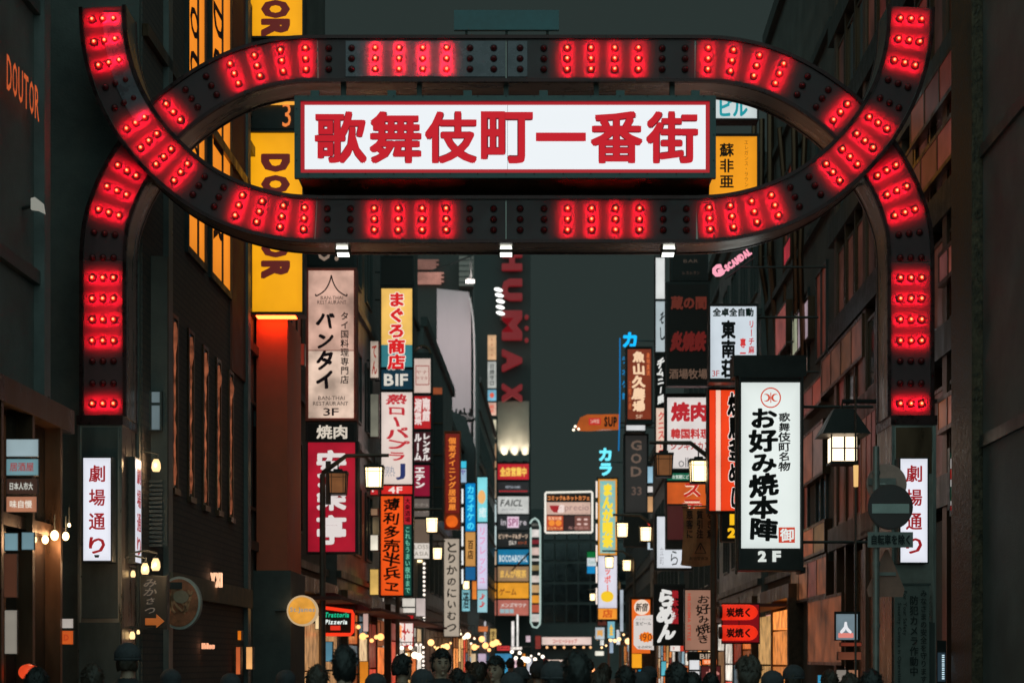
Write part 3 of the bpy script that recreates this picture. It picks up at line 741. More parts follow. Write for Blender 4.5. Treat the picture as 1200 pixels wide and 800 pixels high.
# ------------------------------------------------------------------ light-box signs, left side of the street
W_, K_, R_, Y_ = (228, 226, 222), (18, 20, 22), (196, 26, 34), (250, 190, 40)
BRO = (100, 34, 30)
def doutor(y0, y1, lb, ys, word):
    d = 31
    t = sign('yellow_letter_sign', lb, (290, y0, 357, y1 + 4), d, [((293, y0 + 3, 354, y1), (252, 172, 18), 1.0)], (), .35, 'sign', 'yellow signs with sideways letters', BLACK, rim=.05, var=.14)
    for ch, cy in zip(word, ys): letters(T(ch, 306, cy - 11.5, 340, cy + 10, BRO, off=.075, rot=1, lit=.8), d - .012, t, 'character')
    mb = MB(); mb.pbox(300, 346, y1 + 4.2, y1 + 5.6, 31.04, 31.3); mb.build('under_light', glow((226, 80, 34), 12), t)  # added glowing strip that brightens the wall slab below the box
    return t
doutor(-75, 42, 'upper yellow light box with sideways brown letters, cut off by the top of the photo', (-40, -14, 12, 34), 'UTOR')
doutor(153, 365, 'big yellow light box with sideways brown letters, above the terracotta wall', (192, 217, 242, 267, 292, 317), 'DOUTOR')
d = 31
t = sign('floor_number_sign', 'black strip with a small orange 3 between the two yellow light boxes', (290, 45, 357, 151), d, [], [T('3', 331, 121, 341, 149, (238, 130, 60), off=.0)], .35, house=BLACK, rim=0)
mb = MB(); mb.pbox(294, 345, 119, 122, d - .06, d - .002); mb.build('lamp_strip', glow((250, 170, 60), 1), t)
t = sign('pinkish_restaurant_sign', 'upright pinkish beige light box with dark purple Japanese letters and a pointed arch emblem', (358, 314, 418, 493), 35, [((361.5, 317, 414.5, 410), (206, 164, 146)), ((361.5, 411, 414.5, 489.5), (222, 192, 172))],
         [T('バンタイ', 370, 363, 392, 457, (74, 34, 52), 'v', off=.045, brush=.35, fill=.85), T('タイ国料理専門店', 399, 365, 409, 450, (60, 32, 40), 'v', off=.02), T('BAN-THAI', 373, 464, 404, 468.5, (64, 34, 44), off=.0),
          T('RESTAURANT', 367, 470.5, 408, 475, (64, 34, 44), off=0), T('3F', 379, 478, 397, 487, (74, 34, 52), off=.01), T('RESTAURANT', 372, 352, 406, 356.5, (80, 44, 50), off=0), T('BAN-THAI', 376, 347, 402, 351, (80, 44, 50), off=0)], .35, house=surf('rust_red_frame', (.5, .12, .08), .5), rim=.04, var=.55, vscale=1.9)
mb = MB(); cx = X(388.5, 35); zz = lambda p: Z(p, 35); k = 35 / FOC
mb.ribbon(spline([(cx, zz(323)), (cx - 2.5 * k, zz(332)), (cx - 8 * k, zz(341)), (cx - 17 * k, zz(347)), (cx - 18.5 * k, zz(345))]), -.012, .012, 34.955, 34.965)
mb.ribbon(spline([(cx, zz(323)), (cx + 2.5 * k, zz(332)), (cx + 8 * k, zz(341)), (cx + 17 * k, zz(347)), (cx + 18.5 * k, zz(345))]), -.012, .012, 34.95, 34.96)
mb.build('arch_emblem', ink((60, 26, 40)), t)
sign('dark_grill_board', 'black board with two white characters under the pinkish beige sign', (358, 494, 418, 517), 35, [((361, 496, 415, 516), (28, 30, 30), 0)], [T('焼肉', 371, 498, 407, 514, (212, 200, 184), off=.03)], .35, rim=.0)
sign('unlit_top_board', 'dark unlit board above the pinkish beige sign, just under the gate', (358, 262, 418, 313), 35, [((361, 266, 415, 311), (40, 42, 40), 0)], [T('O', 372, 282, 388, 306, (150, 128, 112), off=.02, lit=.8), T('.', 392, 300, 397, 306, (150, 128, 112), off=.02, lit=.8)], .35, rim=.0)
sign('red_grill_sign', 'tall red light box with big white characters, behind the nearest street lamp on the left', (359, 517, 420, 648), 35, [((361, 518, 416, 646), (166, 16, 40))],
     [T('安', 371, 527, 406, 560, (222, 212, 208), off=.04, out=((120, 10, 30), .02)), T('楽', 371, 563, 406, 598, (222, 212, 208), off=.04, out=((120, 10, 30), .02)), T('亭', 371, 603, 406, 638, (222, 212, 208), off=.04, out=((120, 10, 30), .02))], .35, rim=.03, var=.35)
mb = MB(); [mb.pbox(a, a + 4, 518.5, 645.5, 34.982, 34.986) for a in (370, 401)]
# stack with B1F / 4F
d = 48
sign('tuna_shop_sign', 'yellow light box with red bubble letters, teal foot, topmost of the narrow stack', (445.5, 335, 484.5, 431), d, [((447, 338, 483, 404), (240, 190, 96)), ((447, 404, 483, 430), (52, 120, 128))], [T('まぐろ商店', 454.5, 342, 475, 433, (214, 26, 30), 'v', off=.05, out=((246, 238, 224), .05), fill=.92)], .4, var=.2)
sign('basement_floor_sign', 'dark teal box reading B1F below the yellow light box', (445.5, 432, 484.5, 457), d, [((447, 433, 483, 456), (16, 50, 66), .9)], [T('B1F', 450, 438, 478, 452, (214, 208, 196), off=.03)], .4)
sign('club_sign', 'whitish light box with slanting red letters above a blue letter J', (445.5, 458, 484.5, 568), d, [((447, 459.5, 483, 567), (224, 206, 196))], [T('熟ローパプラ', 452, 461, 478, 541, (190, 40, 50), 'v', off=.035, brush=.4), T('J', 464, 543, 475, 562, (40, 50, 100), off=.03), T('熟', 451, 546, 463, 558, (150, 150, 160), off=.0)], .4)
sign('fourth_floor_sign', 'small red box reading 4F between the whitish and the orange light boxes', (445.5, 568.5, 484.5, 579), d, [((447, 569, 483, 578.4), (206, 36, 32))], [T('4F', 455, 570, 471.5, 577.6, (240, 214, 206), off=.03)], .4, rim=0)
sign('orange_pub_sign', 'tall vivid orange light box with black brush characters and a green side strip', (444.5, 579.5, 484.5, 699), d, [((446.5, 581, 472.5, 697), (238, 84, 22)), ((473.5, 581, 482, 614), (180, 28, 40)), ((473.5, 614.5, 482, 697), (18, 66, 56))],
     [T('薄利多売半兵ヱ', 449, 583, 469, 695, (28, 14, 10), 'v', off=.03, brush=.35), T('これもうまい夜中まで', 474.5, 616, 481, 695, (120, 200, 170), 'v', off=.01), T('大衆酒場', 474.5, 583, 481, 612, (90, 10, 26), 'v', off=.02)], .4)
sign('tower_head_board', 'dark empty board above the yellow light box with red bubble letters', (445.5, 300, 484.5, 334), d, [((447, 302, 483, 333), (46, 38, 34), 0)], (), .4)
# slim column left of it
for r, c, s_, tc, lb in [((433.5, 399, 444, 443), (196, 176, 160), 'てん', (150, 50, 40), 'slim whitish upright sign left of the yellow bubble-letter box'), ((433.5, 461, 444, 512), (120, 118, 104), '', None, 'slim greyish upright sign with a faint leaf picture left of the whitish club box'),
                         ((433.5, 567, 443.5, 580), (176, 34, 36), 'F', (230, 220, 214), 'tiny red box with a white F left of the red 4F box'), ((434, 595, 443, 604), (130, 100, 76), '', None, 'tiny tan lit window left of the orange brush-letter box, upper one'),
                         ((433.5, 626, 443.5, 645), (236, 226, 206), '', None, 'small bright white box left of the orange brush-letter box'), ((433, 666, 444, 697), (222, 178, 96), '', None, 'small yellow picture box at the foot of the slim column')]:
    sign('slim_sign', lb, r, 46, [((r[0] + .7, r[1] + .7, r[2] - .7, r[3] - .7), c)], [T(s_, r[0] + 2, r[1] + 3, r[2] - 2, r[3] - 3, tc, 'v', off=.03)] if s_ else [], .3, 'sign', 'slim column of small signs', rim=0, var=.45)
# next stack, round-topped
d = 60
t = sign('round_topped_sign', 'white light box with a red inner frame under a rounded arch top', (483.5, 413, 507, 461), d, [((485, 420, 504.5, 460), (210, 186, 174))], [T('ヤナ', 487.5, 434, 501, 438, (150, 60, 50), off=0), T('ヤマタ', 487.5, 441, 501, 445, (150, 60, 50), off=0)], .35, rim=0)
mb = MB(); mb.ribbon([(X(485 + 19.5 * (1 - math.cos(a * PI / 12)) / 2, d), Z(414 - 9 * math.sin(a * PI / 12), d)) for a in range(13)], -.03, .03, d - .05, d + .3); mb.build('arch_top', BRONZE, t)
mb = MB(); [mb.pbox(*q, d - .02, d - .013) for q in ((487, 503, 428, 429), (487, 503, 450, 451), (487, 487.8, 429, 450), (502.2, 503, 429, 450))]; mb.build('inner_frame', glow((150, 50, 44), 1, sample=False), t)
sign('red_brush_letter_sign', 'red square light box with white brush characters, second in the round-topped stack', (483.5, 462, 507, 504), d, [((485, 464, 504.5, 502), (178, 30, 34))], [T('湘菜', 486, 467, 494, 498, (232, 210, 204), 'v', off=.05, brush=.3), T('南館', 495, 466, 504, 494, (232, 210, 204), 'v', off=.05, brush=.3)], .35, rim=0)
sign('dark_rental_sign', 'blackish sign with heavy white katakana, third in the round-topped stack', (483.5, 504.5, 507, 543), d, [((485, 506, 504.5, 541), (70, 22, 30), .8)], [T('ルーム', 485.5, 507, 494, 540, (226, 216, 212), 'v', off=.06), T('レンタル', 495, 507, 504, 540, (226, 216, 212), 'v', off=.06)], .35, rim=0)
sign('crimson_katakana_sign', 'crimson sign with thick white katakana, fourth in the round-topped stack', (483.5, 544, 507, 582), d, [((485, 545, 503.5, 581), (130, 14, 44))], [T('エテン', 486, 546, 498, 572, (232, 222, 218), 'v', off=.06)], .35, rim=0)
sign('grey_plain_sign', 'grey sign with faint writing, fifth in the round-topped stack', (483.5, 583, 507, 606), d, [((485, 584, 503, 605), (98, 88, 82))], [T('バーガール', 486, 589, 502, 593, (150, 140, 130)), T('サービス', 489, 596, 502, 600, (150, 140, 130))], .35, rim=0)
sign('white_lettered_sign', 'white sign with pale Latin capitals beside a lit street lantern', (483.5, 606.5, 507, 655), d, [((485, 608, 503, 636), (110, 92, 78), .9), ((485, 636, 503, 654), (216, 206, 196))], [T('LOSS', 485.5, 638, 502, 643, (150, 140, 130)), T('ASIA', 485.5, 646, 502, 651, (150, 140, 130))], .35, rim=0)
# unlit ladder-like frame
t = thing('unlit_sign_frame', 'dark unlit sign frame with an orange top, right of the round-topped stack', 'sign frame', (X(513, 62), 62, Z(610, 62)))
mb = MB(); mb.pbox(506.5, 519, 462, 610, 62, 62.3); mb.build('housing', BLACK, t)
mb = MB(); mb.pbox(507.5, 518, 454, 461, 61.98, 62.2); mb.build('light_panel', glow((150, 74, 40), 1, .3), t)
for q in (495, 532, 570):
    mb = MB(); mb.pbox(506.5, 519, q, q + 1, 61.95, 61.99); mb.build('crossbar', BRONZE, t)
d = 66
sign('dining_bar_sign', 'dark red upright sign with glowing orange outline and a big orange ball at its foot', (520.5, 505, 540, 620), d, [((522, 508, 538.5, 601), (112, 26, 16))], [T('個室ダイニング居酒屋', 525.5, 512, 534.5, 598, (246, 142, 54), 'v', off=.03, fill=.86)], .35, rim=.05, house=surf('orange_red_frame', (.5, .12, .04), .5))
t = thing('orange_ball', 'round orange lamp disc at the foot of the dark red dining sign', 'lamp', (X(529.5, 65.9), 65.9, Z(612, 65.9)))
mb = MB(); mb.disc(X(529.5, 65.9), 65.85, Z(610.5, 65.9), 7 * 65.9 / FOC, .3); mb.build('ball', glow((232, 100, 22), 1, .25, 3), t)
sign('long_hiragana_sign', 'long off-white upright sign with loose black hiragana behind two lit lanterns', (519.5, 630, 539, 746), 68, [((520.5, 631, 538, 745), (172, 158, 142))], [T('とりかのにいむつ', 522.5, 634, 536, 741, (24, 22, 22), 'v', off=.025, brush=.5)], .35, rim=0)
d = 82
sign('blue_karaoke_sign', 'vivid blue upright sign with lighter katakana, yellow below', (544.5, 564, 558, 680), d, [((545.5, 566, 557, 622), (0, 128, 196)), ((545.5, 623, 557, 663), (196, 140, 74)), ((545.5, 664, 557, 679), (20, 90, 140))], [T('カラオケの', 547, 568, 556, 621, (70, 210, 240), 'v', off=.04, lit=1.1), T('百店', 548, 632, 555, 655, (90, 50, 30), 'v', off=.03)], .3, rim=0)
sign('pale_cyan_sign', 'pale cyan upright sign with an orange disc, right of the vivid blue one', (558.5, 557, 571.5, 612), d + 3, [((559.5, 559, 571, 611), (130, 216, 224))], [T('●', 560, 574, 569, 590, (240, 180, 110), off=0), T('癒', 561, 594, 570, 606, (220, 240, 240), off=.02)], .3, rim=0)
sign('pale_lilac_sign', 'pale lilac upright sign below the pale cyan one', (558.5, 612.5, 571.5, 718), d + 3, [((559.5, 613, 571, 690), (206, 200, 226)), ((559.5, 691, 571, 717), (150, 196, 204))], [T('リフレッシュ', 561, 616, 569.5, 684, (226, 150, 190), 'v', off=.02), T('♪♪', 561, 694, 569.5, 712, (200, 60, 60), 'v', off=.02)], .3, rim=0)
sign('cyan_top_sign', 'small cyan board peeping above the vivid blue sign', (537.5, 538, 547, 566), d - 4, [((538.5, 540, 546.5, 548), (60, 190, 220)), ((538.5, 549, 546.5, 565), (150, 176, 200))], [T('ヤ', 539.5, 550, 545.5, 556, (90, 60, 140))], .3, rim=0)
for y0, y1, lb in ((585, 612, 'upper'), (615, 643, 'lower')):
    sign('white_sauna_sign', f'small white sign with teal capitals, {lb} of a pair left of the black tower', (572, y0, 582, y1), 140, [((572.6, y0 + .6, 581.6, y1 - .6), (196, 214, 214))], [T('SERA', 574.5, y0 + 3, 579.5, y1 - 3, (20, 130, 140), 'h' if False else 'v', off=.02)], .4, rim=0, group=None, brackets=False)
# long white neon segments beside the blue sign
for i, (y0, y1) in enumerate([(572, 590), (594, 612), (616, 640), (644, 662), (666, 684)]):
    sign('white_tube_sign', ['topmost', 'second', 'third', 'fourth', 'lowest'][i] + ' of five bright white tube segments edge-on, left of the vivid blue sign', (540.5, y0, 543.2, y1), 80, [((540.8, y0 + .4, 543, y1 - .4), (238, 240, 240), 1.1)], (), .5, 'light', 'white tube segments by the blue sign', rim=0, var=.1)

# ------------------------------------------------------------------ far end of the street, left: the tower with the giant red letters
d = 150
ht = thing('giant_letter_tower', 'tall black tower at the far end carrying giant red letters and stacked boards', 'building', (X(590, d), d + 6, 0))
mb = MB(); mb.pbox(556, 622, 60, 796, d, d + 14); mb.build('wall', surf('tower_black_wall', (.045, .047, .045), .7, 0, .2, .3), ht)
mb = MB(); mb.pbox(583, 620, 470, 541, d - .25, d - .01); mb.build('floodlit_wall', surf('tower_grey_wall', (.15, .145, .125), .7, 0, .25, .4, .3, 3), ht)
RL = glow((140, 24, 32), .6, .3, .25, sample=False)
for ch, y0, y1 in (('H', 296, 319), ('U', 329, 354), ('M', 366, 400), ('A', 411, 437), ('X', 451, 472)):
    V, F = text2d(ch, X(588, d), Z(y1, d), X(612, d), Z(y0, d), off=.07, rot=1)
    mb = MB(); flat(mb, V, F, d - .9, 0, .5); mb.build('giant_letter', RL, ht)
for cy in (373, 386, 400):
    mb = MB(); mb.disc(X(617, d), d - .8, Z(cy, d), .17, .5, 16); mb.build('letter_dot', RL, ht)
for i, px in enumerate((591, 603, 615)):
    l = bpy.data.lights.new('wall_washer', 'SPOT'); l.energy = 1600; l.color = (1, .86, .66); l.spot_size = math.radians(60); l.spot_blend = 1; l.shadow_soft_size = .08
    o = bpy.data.objects.new('wall_washer', l); COL.objects.link(o); o.location = (X(px, d), d - .62, Z(540, d)); o.rotation_euler = (math.radians(180 - 9), 0, 0)
    t = thing('wall_washer_lamp', ['left', 'middle', 'right'][i] + ' of the three uplights washing the tower wall above the stacked boards', 'floodlight', (X(px, d), d - 1.05, Z(542, d)), 'uplights on the tower')
    mb = MB(); mb.tube([(X(px, d), d - .62, Z(542.6, d)), (X(px, d), d - .62, Z(540.8, d))], [.12, .17], 10); mb.build('housing', DARK, t)
    mb = MB(); mb.tube([(X(px, d), d - 1.05, Z(542.4, d)), (X(px, d), d, Z(542.4, d))], .04, 6); mb.build('arm', DARK, t)
for i, (cx, cy) in enumerate([(584, 339.5), (585.2, 346), (586.4, 353), (586.2, 360), (586.4, 367)]):
    dd = 146; t = thing('round_floodlight', ['topmost', 'second from top', 'middle', 'fourth from top', 'lowest'][i] + ' of the five oval white floodlights beside the giant red letters', 'floodlight', (X(cx, dd), dd, Z(cy, dd)), 'column of floodlights on the tower')
    mb = MB(); V = [(X(cx + 5 * math.cos(a * PI / 8) , dd), dd - .02 + .0, Z(cy + 2.2 * math.sin(a * PI / 8) + 1.0 * math.cos(a * PI / 8), dd)) for a in range(16)]
    mb.add(V + [(a[0], dd + .2, a[2] + .05) for a in V], [tuple(range(16)), tuple(range(31, 15, -1))] + [(k, 16 + k, 16 + (k + 1) % 16, (k + 1) % 16) for k in range(16)]); mb.build('lens', glow((255, 255, 250), 2.0, sample=False), t)
    mb = MB(); mb.tube([(X(cx, dd), dd + .2, Z(cy, dd)), (X(cx, dd), 150, Z(cy, dd))], .07, 6); mb.build('arm', DARK, t)
dd = 148.5
PANES = [((583, 543, 620, 562), (186, 20, 36), '全店営業中', (250, 206, 90), (586, 547, 617, 558), 'red board with yellow characters, topmost of the tower stack'),
         ((583, 564, 620, 578), (34, 30, 32), 'VIRTUA PARK', (170, 176, 186), (592, 569, 610, 572), 'black board with tiny white capitals, second from the top of the tower stack'),
         ((583, 581, 620, 602), (196, 196, 192), 'FAICL', (60, 58, 60), (586, 585, 612, 593), 'white board with slanted black capitals, third from the top of the tower stack'),
         ((583, 603, 620, 621), (34, 34, 36), 'inSPIre', (206, 190, 200), (587, 608, 616, 615), 'black board with a pink middle patch, fourth from the top of the tower stack'),
         ((583, 622, 620, 641), (30, 28, 28), 'ビリヤード&ダーツ', (226, 196, 170), (584.5, 625, 618.5, 631), 'black board with two lines of cream katakana in the tower stack'),
         ((583, 643, 620, 661), (16, 110, 150), 'BOCOABOWL', (226, 236, 236), (585, 650, 618, 658), 'blue board with white capitals in the tower stack'),
         ((583, 663, 620, 681), (150, 118, 84), 'まんが喫茶', (226, 178, 90), (586, 667, 617, 677), 'tan board with rounded yellow characters in the tower stack'),
         ((583, 682, 620, 701), (226, 152, 40), 'ゲーム', (110, 50, 26), (585, 689, 605, 697), 'amber board with brown katakana near the foot of the tower stack'),
         ((583, 702, 620, 721), (176, 100, 86), 'メンズサウナ', (226, 214, 206), (587, 706, 617, 711), 'dusty pink board with grey katakana, lowest of the tower stack')]
for r, c, s_, tc, tr, lb in PANES:
    tx = [T(s_, *tr, tc, off=.04 if r[1] in (543, 663) else .02, skew=.25 if s_ == 'FAICL' else 0)]
    pn = [((r[0] + .4, r[1] + .4, r[2] - .4, r[3] - .4), c)]
    if s_ == 'inSPIre': tx = [T('in', 587, 608, 593, 615, (190, 180, 186)), T('SPI', 595.5, 607, 606.5, 616, (150, 60, 110)), T('re', 609, 610, 617, 615, (190, 180, 186))]; pn.append(((594.5, 605, 608, 618), (226, 196, 214)))
    if '&' in s_: tx += [T('ゴルフ', 596, 633, 605, 638, (236, 226, 214), off=.03), T('メリーズ', 607, 633.5, 617, 637.5, (190, 90, 50))]
    if s_ == 'VIRTUA PARK': tx.append(T('------------', 585, 574.5, 618, 576, (180, 30, 40), off=.03))
    if s_ == 'FAICL': tx.append(T('game center floor', 588, 595, 614, 598.5, (130, 130, 134), off=0))
    if s_ == 'メンズサウナ': tx.append(T('■■■', 586, 713, 602, 718, (150, 176, 180), off=0))
    if len(pn) > 1: pn[1] = (pn[1][0], pn[1][1])
    t = sign('tower_sign_board', lb, r, dd, pn[:1], tx, .6, 'sign', 'boards stacked on the tower', rim=0, brackets=False, var=.15)
    if len(pn) > 1:
        mb = MB(); mb.pbox(594.5, 608, 605, 618, dd - .022, dd - .013); mb.build('light_patch', glow((226, 196, 214), 1), t)
# narrow column left of the letters
for r, c, s_, tc, lb in [((571, 392, 582, 422), (214, 168, 126), '・・・・', (160, 50, 30), 'beige narrow board with red dots, topmost of the column left of the giant letters'), ((571, 423, 582, 455), (176, 176, 170), '日焼サロ', (50, 50, 54), 'grey-white narrow board with fine black writing, second in the column left of the giant letters'),
                         ((571, 456, 582, 470), (120, 176, 200), '●', (220, 90, 70), 'small blue narrow board with a red spot in the column left of the giant letters'), ((571, 471, 582, 487), (222, 176, 156), '歌処', (214, 90, 70), 'small pink board with orange characters in the column left of the giant letters'),
                         ((571, 491, 582, 514), (216, 206, 176), 'もこ', (40, 36, 34), 'cream narrow board with one black kana in the column left of the giant letters'), ((571, 519, 582, 548), (176, 140, 104), '', None, 'tan board with a dark upright stripe in the column left of the giant letters'),
                         ((572, 550, 582, 584), (150, 130, 108), '', None, 'plain tan board, lowest in the column left of the giant letters'), ((572, 645, 582, 662), (206, 176, 146), '', None, 'small plain beige board between the capitals signs and the amber board'), ((572, 682, 582, 701), (206, 130, 40), 'ム', (120, 40, 20), 'small amber board with one brown kana beside the large amber board'), ((572, 702, 582, 721), (170, 96, 80), '', None, 'small plain dusty pink board beside the pink katakana board'), ((572, 664, 582, 681), (126, 90, 70), '', None, 'small brownish board beside the tan board')]:
    sign('narrow_tower_sign', lb, r, dd - 1, [((r[0] + .5, r[1] + .5, r[2] - .5, r[3] - .5), c)], [T(s_, 573.5, r[1] + 3, 579.5, r[3] - 3, tc, 'v', off=.02)] if s_ else [], .6, 'sign', 'narrow boards left of the giant letters', rim=0, brackets=False, var=.3)
# neon-outlined rounded column
d = 112
t = thing('neon_outlined_column', 'rounded upright frame outlined in white neon holding small stacked boards', 'sign', (X(626.5, d), d, Z(737, d)))
path = [(622, 618), (622, 729), (624.5, 734), (629, 735), (632.5, 731), (633, 725), (633, 617), (631, 610), (627, 607), (623.5, 609), (621, 613)]
mb = MB(); mb.tube([(X(a, d), d - .1, Z(b, d)) for a, b in path], .055, 8); mb.build('neon_outline', glow((176, 200, 192), 1.0), t)
mb = MB(); mb.pbox(622.5, 632.5, 612, 731, d, d + .3); mb.build('housing', BLACK, t)
for i, (y0, y1, c) in enumerate([(613, 616, (90, 90, 84)), (620, 629, (222, 214, 208)), (632, 637, (120, 30, 40)), (641, 650, (214, 186, 176)), (654, 657, (190, 186, 180)), (662, 668, (150, 130, 90)), (674, 682, (220, 206, 196)), (685, 694, (200, 160, 110)), (697, 706, (226, 150, 50)), (708, 717, (180, 84, 60)), (719, 728, (206, 202, 196))]):
    mb = MB(); mb.pbox(623, 632, y0, y1, d - .04, d - .003); mb.build('small_board', glow(c, 1, .25, 2), t)
mb = MB(); mb.tube([(X(627, d), d + .3, Z(640, d)), (X(600, d), d + 30, Z(640, d))], .06, 6); mb.build('arm', DARK, t)

# pale draped tower, floodlit from above
d = 106
t = thing('pale_tower', 'tall pale lilac windowless tower with a rounded right shoulder, floodlit from above', 'building', (X(534, d), d + 2, 0))
LIL = surf('pale_lilac_sheeting', (.50, .42, .44), .75, 0, .12, .35, .3, 2, stretch=(1, 1, .3))
mb = MB(); mb.poly([(X(a, d), Z(b, d)) for a, b in [(512, 560), (512, 338), (549, 342), (552, 352), (552, 560)]], d, d + 5); mb.build('sheeting', LIL, t)
mb = MB(); mb.ribbon([(X(a, d), Z(b, d)) for a, b in [(550.5, 350), (552.5, 360), (554.5, 375), (555.5, 395), (556, 420), (556, 560)]], -.05, .05, d - .25, d + 5); mb.build('edge_band', surf('whitish_edge', (.55, .5, .5), .6), t)
mb = MB(); mb.poly([(X(a, d - 8), Z(b, d - 8)) for a, b in [(500, 620), (500, 445), (513, 440), (520, 455), (523, 478), (545, 488), (556, 520), (556, 620)]], d - 8, d - 4); mb.build('roofs', BLACK, t)
mb = MB()
for k in range(16):
    a = 524 + k * 1.9; mb.tube([(X(a, d - 6), d - 6, Z(492, d - 6)), (X(a + random.uniform(-2, 2), d - 6), d - 6, Z(478 + random.random() * 10, d - 6))], .05, 4)
    mb.ell((X(a, d - 6), d - 6, Z(487 + random.random() * 5, d - 6)), .22, .2, .16, 6, 4)
mb.build('roof_pipework', BLACK, t)
for px, py, e, rx in ((532, 300, 2000, 1), (548, 310, 700, 1)):
    l = bpy.data.lights.new('tower_flood', 'SPOT'); l.energy = e; l.color = (1, .84, .82); l.spot_size = math.radians(125); l.spot_blend = 1; l.shadow_soft_size = .3
    o = bpy.data.objects.new('tower_flood', l); COL.objects.link(o); o.location = (X(px, d - 9), d - 9, Z(py, d - 9)); o.rotation_euler = (math.radians(45), 0, 0)
t2 = thing('tower_floodlight', 'small bright floodlight lamp hanging above the pale lilac tower', 'floodlight', (X(552, 100), 100, Z(329, 100)))
mb = MB(); mb.poly([(X(546, 100), Z(331, 100)), (X(548, 100), Z(326, 100)), (X(556, 100), Z(327, 100)), (X(557, 100), Z(331, 100))], 100, 100.4); mb.build('housing', DARK, t2)
mb = MB(); mb.poly([(X(546, 100), Z(332, 100)), (X(546, 100), Z(328, 100)), (X(556, 100), Z(328.4, 100)), (X(556, 100), Z(332, 100))], 99.9, 99.99); mb.build('lens', glow((255, 248, 240), 2), t2)
mb = MB(); mb.tube([(X(552, 100), 100, Z(327, 100)), (X(552, 100), 100, Z(300, 100)), (X(500, 100), 104, Z(300, 100))], .06, 6); mb.build('arm', DARK, t2)
# louvred lit floors behind it
d = 118
t = thing('louvred_building', 'building top with pinkish lit louvres and a beige stair tower, above the pale lilac tower', 'building', (X(515, d), d + 4, 0))
mb = MB(); mb.pbox(470, 551, 240, 560, d, d + 8); mb.build('wall', surf('louvre_wall', (.07, .06, .055), .8), t)
for y0, y1, g in ((304, 316, .45), (319, 334, 1.0)):
    for k in range(int((y1 - y0) / 2.4)):
        a = y0 + k * 2.4; mb = MB(); mb.pbox(485, 520 - (3 if k % 2 else 0) - (0 if g == 1 else 6), a, a + 1.5, d - .3, d - .1); mb.build('louvre', glow((176, 122, 108), g, .5, 1), t)
mb = MB(); mb.pbox(538, 555, 300, 335, d - 1, d - .01); mb.build('stair_tower', surf('beige_tile_lit', (.42, .30, .27), .6, 0, .2, 6), t)
for k in range(5):
    mb = MB(); mb.pbox(538, 555, 304 + k * 6.5, 304.8 + k * 6.5, d - 1.05, d - 1.01); mb.build('ledge', DARK, t)

# right end: closing block of the street
d = 165
t = thing('street_end_block', 'low dark block closing the street at its far end, with a lit white shop fascia', 'building', (X(690, d), d + 6, 0))
mb = MB(); mb.pbox(623, 770, 596, 796, d, d + 10); mb.build('wall', surf('end_block_wall', (.11, .115, .11), .6, 0, .3, .4), t)
for j in range(5):
    for k in range(9):
        mb = MB(); mb.pbox(637 + k * 14, 649 + k * 14, 612 + j * 24, 632 + j * 24, d - .15, d - .02); mb.build('window', WINDARK, t)
sign('shop_fascia', 'long white lit fascia with red writing low across the end of the street', (634, 745, 694, 756), d - 1, [((635, 746, 693, 755), (226, 200, 190))], [T('コーヒーショップ', 648, 748, 676, 753.4, (190, 60, 50), off=.03)], .8, rim=0, brackets=False)
sign('red_edged_shop_sign', 'white sign with a red left end and dark characters below the white fascia', (637, 772, 660, 783), d - 2, [((637.5, 772.5, 642, 782.5), (214, 40, 36)), ((642, 772.5, 659.5, 782.5), (222, 196, 180))], [T('銀だこ', 643, 774, 656, 781, (40, 30, 30))], .4, rim=0, brackets=False)
for k, px in enumerate((641, 650, 661, 673, 684, 692)):
    t = thing('fascia_bulb', ['leftmost', 'second', 'third', 'fourth', 'fifth', 'rightmost'][k] + ' warm bulb of the row under the white fascia at the street end', 'lamp', (X(px, d - 2), d - 2, Z(758, d - 2)), 'bulbs under the white fascia')
    mb = MB(); mb.smooth = True; mb.ell((X(px, d - 2), d - 2, Z(758, d - 2)), .11, .11, .11, 8, 6); mb.build('bulb', glow((255, 190, 130), 1.5, sample=False), t)

# ------------------------------------------------------------------ right side signs
# okonomiyaki light box with the crest
d = 28
oks = sign('white_crest_sign', 'large white upright light box with bold black characters and an orange round crest', (865.5, 440, 941, 668), d, [((868.5, 448, 937.5, 642), (224, 232, 228))],
     [T('お好み焼本陣', 878, 477, 911, 633, (16, 18, 18), 'v', off=.042, brush=.2, fill=.95), T('歌舞伎町名物', 912, 483, 926, 552, (20, 22, 22), 'v', off=.03, brush=.25, fill=.92), T('2', 888, 645, 898, 658, (214, 220, 214), off=.06), T('F', 905, 645, 915, 658, (214, 220, 214), off=.06)], .45, rim=.05, var=.04)
mb = MB(); cx, cz, k = X(903, d), Z(466, d), d / FOC
mb.ring(cx, d - .022, cz, 10.6 * k, 12 * k, .006, 40); mb.build('crest_ring', glow((206, 74, 46), 1, sample=False), oks)
mb = MB()
for s_ in (-1, 1):
    a = [(cx + s_ * (6.4 * k) + 5.0 * k * math.cos(q), cz + 5.0 * k * math.sin(q)) for q in [PI / 2 * .9 + (2 * PI - PI * .9) * i / 14 * 1.0 for i in range(15)]]
    out_ = [(cx + s_ * 5.2 * k + 4.6 * k * math.cos(t_), cz + 4.6 * k * math.sin(t_)) for t_ in [(PI * .28 + i * (2 * PI - PI * .56) / 12) + (PI if s_ < 0 else 0) for i in range(13)]]
    inn = [(cx + s_ * 6.6 * k + 3.6 * k * math.cos(t_), cz + 3.6 * k * math.sin(t_)) for t_ in [(PI * .36 + i * (2 * PI - PI * .72) / 12) + (PI if s_ < 0 else 0) for i in range(13)]]
    vs = [(a_, d - .022, b_) for a_, b_ in out_] + [(a_, d - .022, b_) for a_, b_ in inn]
    mb.add(vs, [(i, i + 1, 14 + i, 13 + i) for i in range(12)])
